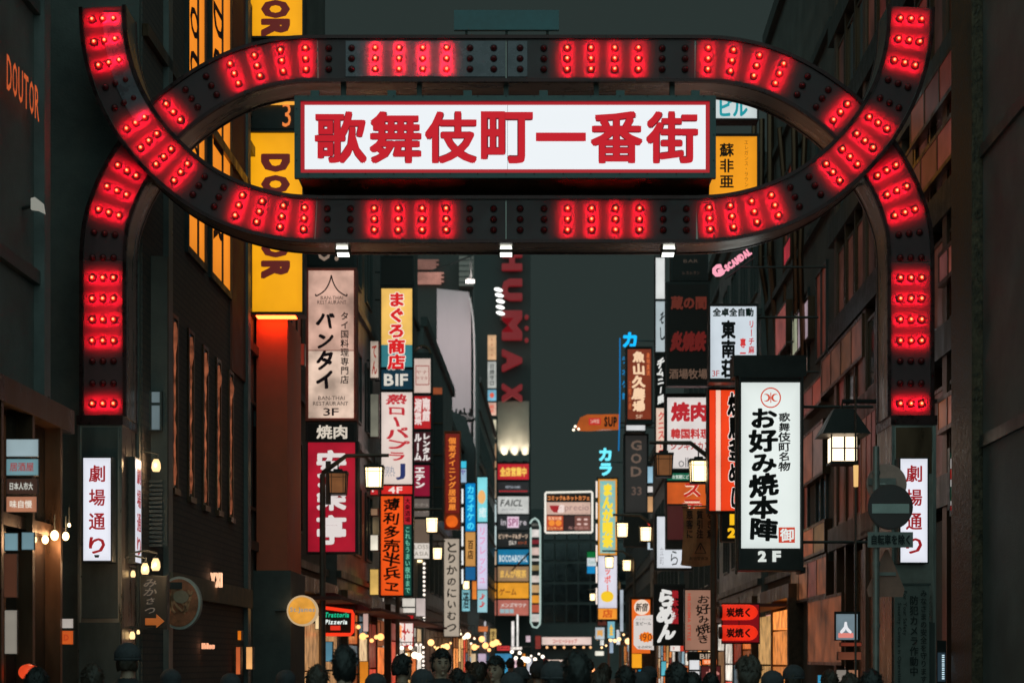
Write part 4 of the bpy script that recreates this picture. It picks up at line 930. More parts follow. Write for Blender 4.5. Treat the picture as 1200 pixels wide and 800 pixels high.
mb.box(cx - .5 * k, cx + .5 * k, d - .026, d - .022, cz - 6 * k, cz + 6 * k)
tag(mb.build('crest_emblem', glow((206, 74, 46), 1, sample=False), oks), kind='stuff')
mb = MB(); mb.pbox(912.5, 931.5, 617.5, 635.5, d - .02, d - .013); mb.build('stamp', glow((200, 66, 42), 1, sample=False), oks)
letters(T('御', 914, 619, 930, 634, (224, 230, 226), off=.03), d - .021, oks)
for q in ((860, 945, 416, 440.5, 'upper_box'), (938, 944, 664, 671, 'lower_lug')):
    mb = MB(); mb.pbox(q[0], q[1], q[2], q[3], d + .02, d + .5); mb.build(q[4], BLACK, oks)
mb = MB(); mb.tube([(X(863.5, d), d + .1, Z(440, d)), (X(863.5, d), d + .1, Z(672, d))], .02, 8); mb.build('conduit', STEEL, oks)
# mahjong sign
sign('mahjong_sign', 'white light box with green header, black characters and red side writing', (831, 356, 888.5, 448), 34, [((832.5, 359, 886.5, 443), (204, 214, 222))],
     [T('全卓全自動', 835, 361, 883, 371, (10, 74, 66), off=.045), T('東南荘', 845, 375, 862, 443, (26, 30, 34), 'v', off=.045, fill=.9), T('リーチ麻', 877, 375, 884, 415, (196, 40, 48), 'v', off=.03), T('専一', 867, 396, 874, 420, (206, 50, 50), 'v', off=.04), T('3F', 834.5, 434, 843, 441, (170, 50, 50), off=.0)], .35, rim=.03)
sign('skewer_sign', 'orange-red light box with white stripe and white-edged black characters, left of the crest sign', (829.5, 454, 867, 600), 35, [((831.5, 457, 838.8, 598), (232, 62, 26)), ((839, 457, 844.5, 598), (252, 200, 176)), ((844.7, 457, 866, 598), (236, 66, 26))],
     [T('焼鳥釜めし', 853.5, 460, 871, 596, (20, 16, 16), 'v', off=.045, out=((250, 232, 222), .035), brush=.25, fill=.9)], .35, rim=.03)
sign('floor_digits_sign', 'black box with glowing yellow digits 1 and 2 below the orange-red light box', (846, 600.5, 867, 634), 35, [((847, 602, 866, 633), (40, 30, 24), 0)], [T('1', 855, 602, 860.5, 615, (250, 190, 30), off=.06), T('2', 852.5, 618, 862, 630, (250, 190, 30), off=.06)], .35, rim=0)
sign('barbecue_sign', 'white light box with big red characters over smaller ones, behind the right street lamp', (779.5, 461, 833, 552), 42, [((782, 465.5, 830, 548.5), (220, 212, 208))],
     [T('焼肉', 786, 471, 829, 494, (180, 36, 44), off=.05), T('韓国料理', 786, 502, 832, 514, (190, 50, 50), off=.04), T('ジンギスカン', 786, 517, 832, 527, (180, 66, 60), off=.03), T('ollaBo', 795, 536, 829, 547, (120, 116, 118), off=0)], .35, rim=.03)
sign('green_strip_sign', 'thin green strip with tiny white writing under the white barbecue light box', (780, 553, 833, 563.5), 42, [((782, 554, 830, 562.5), (16, 92, 66))], [T('お気軽にどうぞ', 788, 556, 815, 561, (214, 226, 214), off=.02)], .35, rim=0)
sign('orange_steak_sign', 'glowing orange panel with red-edged white katakana below the green strip', (780, 564, 833, 602), 42, [((782, 565, 830, 601), (206, 90, 34))], [T('ス', 801, 566, 821, 582, (190, 40, 30), off=.03, out=((246, 216, 190), .04)), T('テ', 799, 585, 823, 600, (190, 40, 30), off=.03, out=((246, 216, 190), .04))], .35, rim=0, var=.35)
sign('maroon_blank_board', 'maroon unlit board hanging left of the brown warning banner', (780.5, 590, 806, 643), 40.5, [((782, 592, 805, 632), (78, 32, 32), .7)], (), .3, rim=0)
sign('white_noodle_sign', 'white light box with grey brush kana, half behind the maroon board', (767, 602, 812, 668), 41.5, [((770, 605, 810, 665), (214, 218, 224))], [T('らん', 786, 645, 808, 662, (50, 50, 54), off=.0, brush=0), T('立町', 773, 640, 778, 662, (150, 150, 156), 'v', off=0)], .3, rim=0)
# warning banner
t = thing('warning_banner', 'brown cloth banner with dark columns of characters and a warning triangle', 'banner', (X(822, 36.5), 36.5, Z(665, 36.5)))
d = 36.5
BAN = surf('orange_brown_cloth', (.62, .25, .11), .8, 0, .3, 3, .4, 6)
mb = MB(); nx, nz = 10, 14; vs = []
for j in range(nz + 1):
    for i in range(nx + 1):
        u, v = i / nx, j / nz
        vs.append((X(800 + 40 * u + 1.2 * math.sin(v * 5), d), d + .03 * math.sin(u * 9 + v * 3), Z(594 + 68 * v + 1.5 * math.sin(u * 4), d)))
mb.add(vs, [(j * (nx + 1) + i, (j + 1) * (nx + 1) + i, (j + 1) * (nx + 1) + i + 1, j * (nx + 1) + i + 1) for j in range(nz) for i in range(nx)])
n0 = len(mb.v); mb.add([(a, b + .012, c) for a, b, c in vs], [(j * (nx + 1) + i + 1, (j + 1) * (nx + 1) + i + 1, (j + 1) * (nx + 1) + i, j * (nx + 1) + i) for j in range(nz) for i in range(nx)])
tag(mb.build('cloth', BAN, t), kind='stuff')
for k_, tx in enumerate(('悪客に', '質引注', 'なき意')): letters(T(tx, 804 + k_ * 12, 597, 812 + k_ * 12, 631, (46, 20, 14), 'v', off=.03), d - .045, t)
mb = MB(); mb.ribbon([(X(a, d), Z(b, d)) for a, b in ((820.5, 636), (827, 648), (814, 648), (820.5, 636))], -.012, .012, d - .055, d - .05); mb.build('warning_triangle', ink((46, 20, 14)), t)
mb = MB(); mb.box(X(820, d), X(821, d), d - .056, d - .05, Z(644, d), Z(639.5, d)); mb.build('exclamation_mark', ink((46, 20, 14)), t)
letters(T('新宿警察署', 808, 652, 830, 656, (46, 20, 14), off=0), d - .045, t)
mb = MB(); mb.tube([(X(799, d), d, Z(593, d)), (X(842, d), d, Z(593, d))], .02, 6); mb.build('rod', BRONZE, t)
# dim unlit signs above
sign('unlit_diner_sign', 'big dark unlit sign with dull reddish characters, left of the green-headed white sign', (781, 330, 832, 452), 41, [((783, 333, 830, 449), (44, 36, 32), 0)],
     [T('蔵の間', 786, 347, 828, 363, (104, 40, 28), off=.05, lit=.7), T('炎焼鉄', 785, 388, 828, 412, (110, 26, 22), off=.06, lit=.7, skew=.2), T('酒場牧場', 784, 432, 829, 444, (120, 92, 76), off=.03, lit=.6)], .3, rim=0)
sign('unlit_top_sign', 'dark unlit board high beside the pink slanted lettering', (786, 296, 830, 329), 41, [((788, 300, 828, 327), (44, 44, 42), 0)], [T('BAR', 801, 304, 818, 308, (90, 76, 66), off=0, lit=.6), T('レストラン', 800, 318, 820, 322, (90, 70, 60), off=0, lit=.6)], .3, rim=0)
sign('white_strip_sign', 'tall blank white light strip under the gate, right of the dark sky', (767.5, 300, 780, 415), 45, [((768.5, 302, 779, 350), (214, 216, 214)), ((768.5, 353, 779, 412), (172, 184, 188))], [T('そし', 772, 364, 779.5, 400, (70, 76, 80), 'v', off=.03, brush=.4)], .3, rim=0)
sign('white_script_sign', 'black upright sign with chunky white slanted letters below the blank white strip', (768, 416, 780, 475), 45, [((769, 418, 779, 474), (30, 32, 32), 0)], [T('チムニー居', 770, 420, 778.5, 473, (224, 224, 220), 'v', off=.06, brush=.6)], .3, rim=0)
sign('cream_katakana_sign', 'cream upright light box with red katakana left of the white barbecue sign', (768, 476, 780, 541), 45, [((769, 478, 779, 539), (226, 196, 176))], [T('クニストロ', 771, 482, 778.5, 536, (206, 70, 66), 'v', off=.03, brush=.4)], .3, rim=0)
for y0, y1, c, lb in ((546, 566, (150, 190, 210), 'pale blue small upright box, upper of two below the cream katakana box'), (569, 577, (206, 200, 196), 'tiny white box with black marks below the pale blue one'), (581, 600, (200, 150, 104), 'small tan upright box below the tiny white box'), (611, 616, (210, 50, 40), 'tiny red glowing mark beside the white noodle sign'), (624, 644, (190, 206, 216), 'small pale blue upright box left of the white noodle sign')):
    sign('small_upright_box', lb, (758.5, y0, 765.5, y1), 55, [((759, y0 + .5, 765, y1 - .5), c)], (), .3, 'sign', 'small upright boxes on the right', rim=0, var=.3)
# brown lit board and neon kana
sign('brown_glowing_board', 'brown glowing upright board with cream brush characters, upper right of the dark sky gap', (733.5, 406, 764.5, 497), 58, [((735.5, 409, 763, 491), (122, 48, 26))],
     [T('魚山久農場', 741, 411, 756, 483, (246, 206, 168), 'v', off=.05, brush=.25, fill=.88), T('5F', 745, 486, 753, 490, (220, 180, 150), off=.0), T('産地直送', 757.5, 413, 761.5, 440, (220, 110, 60), 'v', off=.02), T('三陸水産', 736.5, 446, 740, 480, (220, 110, 60), 'v', off=.0)], .6, rim=.06, var=.3)
sign('white_footer_strip', 'short white lit strip under the brown glowing board', (733, 497.5, 757, 506), 58, [((734, 498, 756, 504), (206, 206, 206))], (), .5, rim=0)
sign('grey_scroll_sign', 'grey dark board with thick curly letters below the white lit strip', (731, 508, 760, 640), 59, [((733, 510, 758, 600), (58, 56, 54), .6)], [T('GOD', 738, 514, 753, 560, (116, 96, 84), 'v', off=.03, lit=.8), T('33', 740, 570, 752, 580, (110, 90, 80), off=.02, lit=.7)], .4, rim=.03)
def neon_thing(name, lb, s_, r, d, col, gain=1.3, dir='h', off=.05, depth=.12, side='R', **k):
    t = thing(name, lb, 'neon sign', (X((r[0] + r[2]) / 2, d), d, Z(r[3], d)))
    letters(T(s_, *r, col, dir, off=off, lit=gain, thick=depth, **k), d, t, 'neon_letters')
    wx = wall_x(side, d); b = MB(); zc = Z((r[1] + r[3]) / 2, d); b.tube([(X((r[0] + r[2]) / 2, d), d + .06, zc), (wx, d + .3, zc)], .03, 6); b.build('bracket', DARK, t)
    return t
neon_thing('blue_neon_kana', 'bright blue neon kana at the head of a thin blue tube', 'カ', (730, 390, 746, 407), 64, (10, 176, 246), off=.04)
t = thing('blue_neon_tube', 'thin vertical blue neon tube with small blue kana, left of the brown glowing board', 'neon sign', (X(727, 64), 64, Z(528, 64)))
mb = MB(); mb.tube([(X(726.5, 64), 64, Z(396, 64)), (X(726.5, 64), 64, Z(470, 64)), (X(725, 64), 64, Z(528, 64))], .025, 6); mb.build('tube', glow((20, 110, 170), 1), t)
for q in (418, 432, 446, 460): letters(T('ラオケ館'[(q - 418) // 14], 729, q, 735, q + 8, (20, 130, 190), off=.03), 64, t)
mb = MB(); mb.tube([(X(727, 64), 64.1, Z(500, 64)), (wall_x('R', 64), 64.2, Z(500, 64))], .03, 6); mb.build('bracket', DARK, t)
t = neon_thing('cyan_neon_kana', 'pair of bright cyan neon kana stacked above the manga cafe light box', 'カラ', (701, 524, 718, 558), 74, (110, 226, 244), gain=1.25, dir='v', off=.05)
# orange rocket-shaped sign
d = 70; t = thing('orange_arrow_sign', 'orange glowing sign with a tapered left end and three white bulbs', 'sign', (X(704, d), d, Z(503, d)))
mb = MB(); mb.poly([(X(a, d), Z(b, d)) for a, b in ((675, 500), (680, 489), (688, 485.5), (726, 485), (726, 502), (690, 503.5), (678, 503))], d, d + .4); mb.build('panel', glow((182, 84, 22), 1, .35, 1.2), t)
letters(T('SUP', 708, 488, 723, 500, (40, 26, 20), off=.05), d, t); mb = MB(); mb.pbox(690, 704, 489.5, 497.5, d - .03, d - .005); mb.build('red_badge', glow((190, 40, 34), 1), t)
letters(T('24時間', 692, 491, 702, 496, (230, 190, 170), off=0), d - .03, t)
for a, b in ((674, 500), (672, 504), (678, 503)):  # bulbs at the tip
    mb = MB(); mb.smooth = True; mb.ell((X(a, d), d - .15, Z(b, d)), .05, .05, .05, 8, 6); mb.build('bulb', glow((255, 236, 206), 2.2), t)
mb = MB(); mb.tube([(X(726, d), d + .2, Z(494, d)), (wall_x('R', d), d + .2, Z(494, d))], .05, 6); mb.build('arm', DARK, t)
# manga cafe sign
sign('manga_cafe_sign', 'long light box with yellow characters on cyan above red ones on white', (699.5, 559, 724.5, 727), 72, [((701, 561, 723, 650), (226, 150, 56)), ((703, 563, 721, 648), (70, 196, 204)), ((701, 651, 723, 712), (216, 214, 226)), ((701, 712.5, 723, 725), (240, 150, 50))],
     [T('まんが喫茶', 706, 566, 718, 641, (250, 220, 60), 'v', off=.07, fill=.95), T('マッポー', 708, 653, 716, 694, (230, 80, 60), 'v', off=.03), T('●', 704, 692, 719, 705, (246, 200, 40), off=0), T('店', 706, 713.5, 718, 723.5, (206, 90, 30), off=.04)], .4, rim=0)
for i in range(6):
    y0 = 563 + i * 25
    sign('neon_edge_segment', ['topmost', 'second', 'third', 'fourth', 'fifth', 'lowest'][i] + ' of six white neon edge segments left of the manga cafe light box', (698, y0, 700.4, y0 + 20), 71.5, [((698.2, y0 + .3, 700.2, y0 + 19.7), (244, 226, 214), 1.1)], (), .3, 'light', 'neon segments of the manga cafe sign', rim=0, brackets=False, var=0)
sign('green_blue_store_sign', 'small green, white and blue striped light box beside the manga cafe sign', (687.5, 645, 699.2, 672), 76, [((688, 646, 698.8, 653), (10, 104, 50)), ((688, 653.2, 698.8, 662.8), (206, 214, 216)), ((688, 663, 698.8, 671.5), (20, 130, 186))], [T('Fami', 690, 655.5, 697, 660.5, (120, 160, 150), off=0)], .3, rim=0)
# manga cafe board hanging across: precio
d = 100
t = sign('net_cafe_board', 'wide board outlined in white neon with a red bowl emblem and katakana header', (638, 576.5, 694.5, 624), d, [((640.5, 579, 692, 587.5), (34, 26, 22), 0), ((640.5, 588, 692, 602.5), (206, 172, 156)), ((640.5, 604, 660, 621), (190, 76, 44)), ((660.5, 604, 673, 621), (60, 36, 36), .8), ((673.5, 604, 692, 621), (130, 80, 70), .9)],
     [T('コミック&ネットカフェ', 641.5, 580.5, 691, 586, (232, 140, 76), off=.04), T('a', 653.5, 591, 661.5, 600.5, (236, 214, 206), off=.05, skew=.3), T('precio', 662, 591, 690, 600, (150, 116, 116), off=0), T('アプレシオ', 668, 600, 689, 602, (150, 110, 110), off=0), T('個室完備', 642, 605, 658, 609, (250, 190, 150)), T('ビリヤード', 642, 617, 659, 620.5, (250, 190, 120)), T('●●', 643, 609, 658, 616, (240, 140, 50)), T('::', 676, 607, 689, 615, (226, 190, 180)), T('年中無休', 666, 616.5, 690, 620, (190, 140, 130), off=0)], .7, rim=0, brackets=True)
mb = MB(); mb.poly([(X(a, d), Z(b, d)) for a, b in ((644, 592), (660, 592), (657.5, 597.5), (653, 600.2), (649, 600), (645.5, 596.5))], d - .035, d - .02); mb.build('bowl_emblem', glow((160, 30, 36), 1, sample=False), t)
mb = MB(); mb.tube([(X(a, d), d - .12, Z(b, d)) for a, b in ((639, 600), (639, 578), (640, 577), (693, 576), (694, 577), (694, 622.5), (693, 623.6), (640, 624), (639, 623), (639, 600))], .055, 8); mb.build('neon_outline', glow((232, 226, 214), 1.15), t)
# pink slanted neon
d = 33; t = thing('pink_slanted_lettering', 'pink-white glowing capital letters slanting upward under the right of the gate', 'neon sign', (X(860, d), d, Z(328, d)))
V, F = text2d('-SCANDAL', 0, 0, 38 * d / FOC, 8.5 * d / FOC, off=.05); c_, s_ = math.cos(.63), math.sin(.63); ox, oz = X(851, d), Z(319.5, d)
mb = MB(); flat(mb, [(ox + a * c_ - b * s_, oz + a * s_ + b * c_, l) for a, b, l in V], F, d, 0, .06); mb.build('letters', glow((236, 150, 170), 1.15), t)
V, F = text2d('G', 0, 0, 13 * d / FOC, 14 * d / FOC, off=.07); ox, oz = X(838, d), Z(326, d)
mb = MB(); flat(mb, [(ox + a * math.cos(.4) - b * math.sin(.4), oz + a * math.sin(.4) + b * math.cos(.4), l) for a, b, l in V], F, d, 0, .06); mb.build('initial_letter', glow((240, 156, 176), 1.15), t)
mb = MB(); mb.tube([(X(850, d), d + .08, Z(326, d)), (X(886, d), d + .08, Z(300, d))], .012, 6); mb.tube([(X(868, d), d + .08, Z(312, d)), (wall_x('R', d), d + .08, Z(312, d))], .02, 6); mb.build('support_bar', DARK, t)
# yellow lounge sign behind the main sign
d = 33
sign('amber_lounge_sign', 'amber light box with black characters seen right of the main gate sign', (828, 157, 889, 234), d, [((830, 160, 887, 232), (246, 158, 24), 1)], [T('蘇非亜', 843, 167, 860, 222, (40, 26, 14), 'v', off=.03, fill=.85), T('エレガンス・ラウンジ', 872, 164, 877, 226, (130, 70, 16), 'v', off=0)], .35, rim=.03, var=.12)
sign('white_building_name_sign', 'white light box with teal kana above the amber light box, right of the main sign', (828, 110, 889, 141), d, [((830, 112, 887, 138.5), (206, 216, 216), 1)], [T('ビル', 843, 116, 876, 137, (22, 146, 156), off=.04)], .35, rim=.03, var=.12)
# lower right cluster
d = 44
t = sign('shinjuku_gourmet_sign', 'orange light box with a white disc above an octagon card with a price burst', (738, 699, 768, 784), d, [((740.5, 702, 762, 765), (230, 104, 30)), ((740.5, 765.5, 752, 782), (240, 160, 30))], (), .3, house=IRON, rim=.05)
mb = MB(); mb.disc(X(752, d), d - .03, Z(711, d), 9 * d / FOC, .012, 28); mb.build('white_disc', glow((240, 216, 196), 1), t); letters(T('新宿', 744.5, 706, 759.5, 716, (60, 30, 24), off=.03, skew=.2), d - .03, t)
mb = MB(); mb.poly([(X(a, d), Z(b, d)) for a, b in ((746, 721), (766, 720), (766, 761), (747, 760), (742.5, 755), (742.5, 726))], d - .04, d - .02); mb.build('octagon_card', glow((214, 206, 200), 1), t)
mb = MB(); mb.poly([(X(757 + (9 if k % 2 else 7.2) * math.cos(k * PI / 12), d), Z(746 + (6.6 if k % 2 else 5.2) * math.sin(k * PI / 12), d)) for k in range(24)], d - .05, d - .042); mb.build('price_burst', glow((240, 120, 20), 1, sample=False), t)
letters(T('190', 750.5, 742, 764, 750.5, (110, 46, 20), off=0), d - .05, t); letters(T('生ビール', 745, 728, 763, 732, (60, 56, 56), off=.02), d - .04, t); letters(T('ハイボール', 745, 724, 763, 726, (120, 90, 80), off=0), d - .04, t); letters(T('全品税別', 747, 756, 764, 759, (60, 56, 56), off=.0), d - .04, t)
d = 40
sign('ramen_sign', 'black upright board with white flowing brush kana and a column of red characters', (766, 684, 803, 756), d, [((767.5, 686, 801.5, 754.5), (34, 34, 34), 0)], [T('らめん', 770, 690, 792, 750, (222, 220, 216), 'v', off=.07, brush=.6, fill=1.0), T('熊本拉麺', 787, 691, 795, 731, (150, 26, 34), 'v', off=.05)], .25, rim=.0)
sign('small_red_white_box', 'small box half white and half red under the black board with flowing kana', (785, 754, 803, 763), d + .4, [((785.5, 755, 797, 762.5), (226, 216, 208)), ((797.2, 755, 802.5, 762.5), (196, 60, 44))], [T('氷', 788, 757, 791, 761, (190, 90, 80))], .25, rim=0)
t = sign('beige_banner_board', 'beige board with black brush hiragana and a red side column, right of the black board', (802, 689, 837, 762), 38, [((803, 691, 836, 761), (162, 118, 98), .95)], [T('お好み焼き', 816, 696, 832, 754, (34, 28, 26), 'v', off=.02, brush=.55, fill=.95), T('HIROSHIMA STYLE', 805.5, 695, 809.5, 750, (176, 60, 44), 'h', off=.03, rot=1)], .2, rim=0, var=.25)
sign('basement_board', 'dark board reading B1F in cream under the beige board', (806, 763, 837, 774), 38, [((807, 764, 836, 773), (44, 42, 38), 0)], [T('B1F', 820, 765.5, 834, 771.5, (176, 156, 136), off=.02)], .2, rim=0)
sign('orange_menu_box', 'small orange menu box under the dark B1F board', (822, 771.5, 842, 778.5), 37.5, [((823, 772, 840, 778), (236, 110, 50))], [T('営業中', 825, 773, 838, 777, (250, 200, 160))], .2, rim=0)
sign('maroon_kana_board', 'maroon board with one dull pink brush kana at the bottom of the photo', (821, 779, 845, 806), 37, [((822, 780, 844, 805), (86, 32, 32), .8)], [T('お', 827, 783, 843, 800, (186, 120, 110), off=.04, brush=0)], .2, rim=0)
sign('white_picture_menu', 'small white menu with black pictures left of the maroon board', (807.5, 772, 820, 800), 37.5, [((808, 773, 819.5, 784), (220, 220, 222)), ((808, 786, 819.5, 799), (206, 204, 204))], [T('ー', 810, 788, 818, 795, (40, 40, 40), off=.05)], .2, rim=0)
sign('teal_ticket_sign', 'teal and white ticket shop signboard at the bottom, right of the orange gourmet sign', (747, 770.5, 768, 792), 47, [((748, 772, 757, 790), (20, 120, 156)), ((757.2, 772, 767.5, 790), (206, 214, 216))], [T('鉄', 749.5, 775, 755.5, 783, (220, 230, 234), off=.03), T('安', 760, 779, 766, 787, (226, 236, 240), off=.03), T('---', 758, 773, 767, 776, (240, 200, 60), off=.05)], .25, rim=0)
sign('teal_small_sign', 'narrow teal sign beside the teal and white ticket signboard', (774, 773.5, 781, 792), 46, [((775, 774.5, 780.5, 791), (90, 180, 196))], (), .25, rim=0, var=.4)
for i, (r, c, s_, tc) in enumerate([((711.5, 727, 721, 748), (120, 180, 196), '金', (240, 190, 60)), ((697, 734, 709, 749), (180, 190, 196), '両', (230, 160, 50)), ((726, 690, 731, 740), (170, 180, 190), '', None), ((700, 702, 716, 733), (80, 40, 32), '∷', (50, 30, 26))]):
    sign('exchange_sign', ['white-framed teal picture sign low on the right, beside the manga cafe sign', 'small bulb-edged sign low on the right, left of the teal picture sign', 'slim pale lit strip right of the manga cafe sign', 'square brown board with dark dots under the manga cafe sign'][i], r, 70 + i, [((r[0] + .6, r[1] + .6, r[2] - .6, r[3] - .6), c)], [T(s_, r[0] + 2.5, r[1] + 4, r[2] - 2.5, r[3] - 4, tc, off=.04)] if s_ else [], .3, rim=0, var=.3)
# red lantern pair (lying barrel lanterns)
for y, lb in ((717, 'upper'), (741, 'lower')):
    d = 30; t = thing('red_paper_lantern', lb + ' of two long glowing red paper lanterns lying sideways, right of the lamp pole', 'lantern', (X(868, d), d, Z(y + 9, d)), 'pair of long red lanterns')
    xa, xb, cz, R0 = X(846, d), X(888, d), Z(y, d), 9.2 * d / FOC
    mb = MB(); mb.smooth = True; N = 22
    pts = [(xa + (xb - xa) * i / N, d, cz) for i in range(N + 1)]
    rad = [R0 * (min(1, math.sqrt(max(.03, 1 - ((i / N - .72) / .28) ** 2))) if i / N > .72 else 1) * (1 + .03 * (i % 2)) for i in range(N + 1)]
    mb.tube(pts, rad, 18); mb.build('paper_shade', glow((226, 44, 22), 1.15, .25, 4), t)
    letters(T('炭焼く', 851, y - 5.5, 879, y + 5.5, (70, 12, 12), off=.04), d - R0 - .003, t)
    mb = MB(); mb.tube([(xa - .05, d, cz), (xa, d, cz)], [R0 * .8, R0 * .8], 14); mb.build('cap', BLACK, t)
    mb = MB(); mb.tube([(X(866, d), d, cz + R0), (X(866, d), d, cz + R0 + .12)], .008, 5); mb.build('cord', BLACK, t)
sign('red_lit_wall_panel', 'plain red wall panel glowing behind the two long red lanterns', (846, 706, 890.5, 754), 30.6, [((847, 708, 889.5, 752), (140, 14, 24), .75)], (), .1, rim=0, brackets=True, var=.3)
def wall_panel(name, lb, px0, px1, y0, y1, col, gain, side='R', X0=5.10, nx=1, cat='window', var=.5, vs=2.5, mat=None, frame=None):
    """a lit window or panel lying in the street-side wall; its px range fixes the depths"""
    s_ = 1 if side == 'R' else -1
    dn = X0 * FOC / max(abs(px0 - 655), abs(px1 - 655)); df = X0 * FOC / min(abs(px0 - 655), abs(px1 - 655)); dm = (dn + df) / 2
    z0, z1 = Z(y1, dm), Z(y0, dm)
    t = thing(name, lb, cat, (s_ * X0 + KS * dm, dm, z0))
    f = MB(); e = .06
    f.sbox(s_ * X0, s_ * (X0 + .4), dn, df, z0 - e, z0); f.sbox(s_ * X0, s_ * (X0 + .4), dn, df, z1, z1 + e)
    st = (df - dn) / nx
    for k in range(nx + 1): f.sbox(s_ * X0, s_ * (X0 + .4), dn + k * st - (e if k else 0), dn + k * st + (0 if k else e), z0, z1)
    f.build('frame', frame or BRONZE, t)
    for k in range(nx):
        m = MB(); m.sbox(s_ * (X0 + .01), s_ * (X0 + .38), dn + k * st + (e if k == 0 else 0), dn + (k + 1) * st - e, z0, z1)
        c2 = [max(0, min(255, c * random.uniform(.75, 1.15))) for c in col] if nx > 1 else col
        m.build('pane', mat or glow([int(c) for c in c2], gain, var, vs), t)
    return t
wall_panel('paper_screen_window', 'bright cream paper screen window low on the right, beyond the long red lanterns', 897, 914, 719, 771, (240, 220, 196), .9, nx=2, var=.15)
wall_panel('copper_shop_panel', 'copper wooden shop panel with soft reflections, behind the hanging bluish poster', 946, 986, 702, 775, (150, 80, 48), .5, cat='panel', var=.85, vs=1.6)  # wood gives no light; its reflections are put into uneven emission
d = 25.5
t = sign('hanging_poster', 'glossy bluish white poster hanging askew in front of the copper panel', (978, 716, 1008, 750), d, [((980, 719, 1005, 749), (130, 150, 160), .8)], [T('人', 984, 728, 998, 742, (226, 226, 230), off=.08), T('ー', 982, 741, 1000, 747, (220, 130, 120), off=.05)], .04, 'poster', rim=0, brackets=False, var=.5)
for i, (r, c) in enumerate([((985, 752, 1010, 757), (120, 50, 34)), ((982, 763, 1010, 773), (110, 60, 42)), ((980, 784, 992, 799), (150, 140, 130)), ((994, 784, 1006, 799), (170, 120, 90)), ((958, 790, 964, 800), (60, 150, 190)), ((1115, 583, 1124, 604), (150, 70, 60)), ((1120, 650, 1126, 676), (110, 60, 50)), ((1098, 750, 1108, 762), (190, 90, 40))]):
    sign('small_shop_light', ['dull red shelf light under the bluish hanging poster', 'brown shelf light, second under the bluish hanging poster', 'grey display card at the bottom, left one under the brown shelf', 'tan display card at the bottom, right one under the brown shelf', 'small blue glow at the bottom of the copper panel', 'dim reddish shop light below the striped flag sign', 'dim red shop light low behind the right gate pillar', 'small orange display light low behind the right gate pillar'][i], r, 24.5 if r[0] < 1100 else 22.6, [((r[0] + .5, r[1] + .5, r[2] - .5, r[3] - .5), c, .9)], (), .1, 'light', 'dim shop lights low on the right', rim=0, brackets=False, var=.5)
sign('led_strip_sign', 'narrow black sign with a dotted column of white and blue lights', (1098, 750, 1109, 800), 22.4, [((1099, 764, 1108, 798), (40, 56, 66), .8)], [T('::::::', 1103, 766, 1107, 796, (200, 226, 236), 'v', off=.06)], .1, rim=0, brackets=False)
t = thing('striped_flag_sign', 'slim light box striped red, white and green high behind the right gate pillar', 'sign', (X(1119, 22.6), 22.6, Z(595, 22.6)))
d = 22.6
mb = MB(); mb.pbox(1113, 1126, 524, 597, d, d + .12); mb.build('housing', BLACK, t)
for y0, y1, c in ((527, 533, (20, 70, 56)), (534, 546, (206, 200, 196)), (546.5, 558, (196, 40, 36)), (558.5, 567, (206, 204, 200)), (567.5, 583, (12, 74, 56)), (583.5, 589, (200, 196, 192)), (589.5, 595, (176, 40, 40))):
    mb = MB(); mb.hexa([(X(1114, d), d - .02, Z(y1 + 3, d)), (X(1125, d), d - .02, Z(y1, d)), (X(1125, d), d - .002, Z(y1, d)), (X(1114, d), d - .002, Z(y1 + 3, d)), (X(1114, d), d - .02, Z(y0 + 3.3, d)), (X(1125, d), d - .02, Z(y0 + .3, d)), (X(1125, d), d - .002, Z(y0 + .3, d)), (X(1114, d), d - .002, Z(y0 + 3.3, d))]); mb.build('stripe', glow(c, .9, .1, sample=False), t)
# lower left cluster
d = 23.1
t = thing('ramen_bowl_sign', 'large round unlit sign picturing a noodle bowl, low on the left', 'sign', (X(210, d), d, Z(738, d)))
mb = MB(); mb.disc(X(210, d), d, Z(706, d), 25 * d / FOC, .15, 40, rz=31 * d / FOC); mb.build('housing', surf('grey_rim_paint', (.62, .58, .52), .5), t)
mb = MB(); mb.disc(X(210, d), d - .02, Z(706, d), 22.5 * d / FOC, .018, 40, rz=28 * d / FOC); mb.build('picture', surf('broth_brown', (.50, .15, .07), .4, 0, .6, 6), t)
for k in range(9):
    a = .5 + k * .1; mb = MB(); x0_ = 196 + k * 3; mb.tube([(X(x0_ + 6 * math.sin(i * .5 + k), d) + .004 * i, d - .03, Z(690 + i * 4.5 + 2 * math.sin(k + i), d)) for i in range(7)], .018, 6); mb.build('noodle', surf('noodle_tan', (.75, .34, .18), .5, 0, .3), t)
mb = MB(); mb.disc(X(213, d), d - .06, Z(699, d), .10, .02, 14, rz=.085); mb.build('topping', surf('topping_cream', (.45, .3, .2), .5), t)
mb = MB(); mb.box(X(188, d), X(214, d), d - .06, d - .04, Z(690, d), Z(682, d)); mb.build('dark_strip', BLACK, t)
mb = MB(); mb.tube([(X(200, d), d + .1, Z(700, d)), (X(150, d), d + .1, Z(700, d))], .03, 6); mb.build('bracket', DARK, t)
t = sign('black_brush_board', 'black board with grey brush kana and an orange arrow, left of the round bowl sign', (164, 674, 196, 737), 21.35, [((165, 675, 195, 736), (34, 34, 33), 0)], [T('みかさつ', 169, 677, 184, 720, (120, 110, 100), 'v', off=.02, brush=.5, lit=.55)], .15, rim=0)
d = 21.35; mb = MB(); mb.poly([(X(a, d), Z(b, d)) for a, b in ((171, 724), (184, 724), (184, 719.5), (193, 727.5), (184, 735), (184, 732), (171, 732))], d - .04, d - .02); mb.build('orange_arrow', glow((160, 84, 30), .8), t)
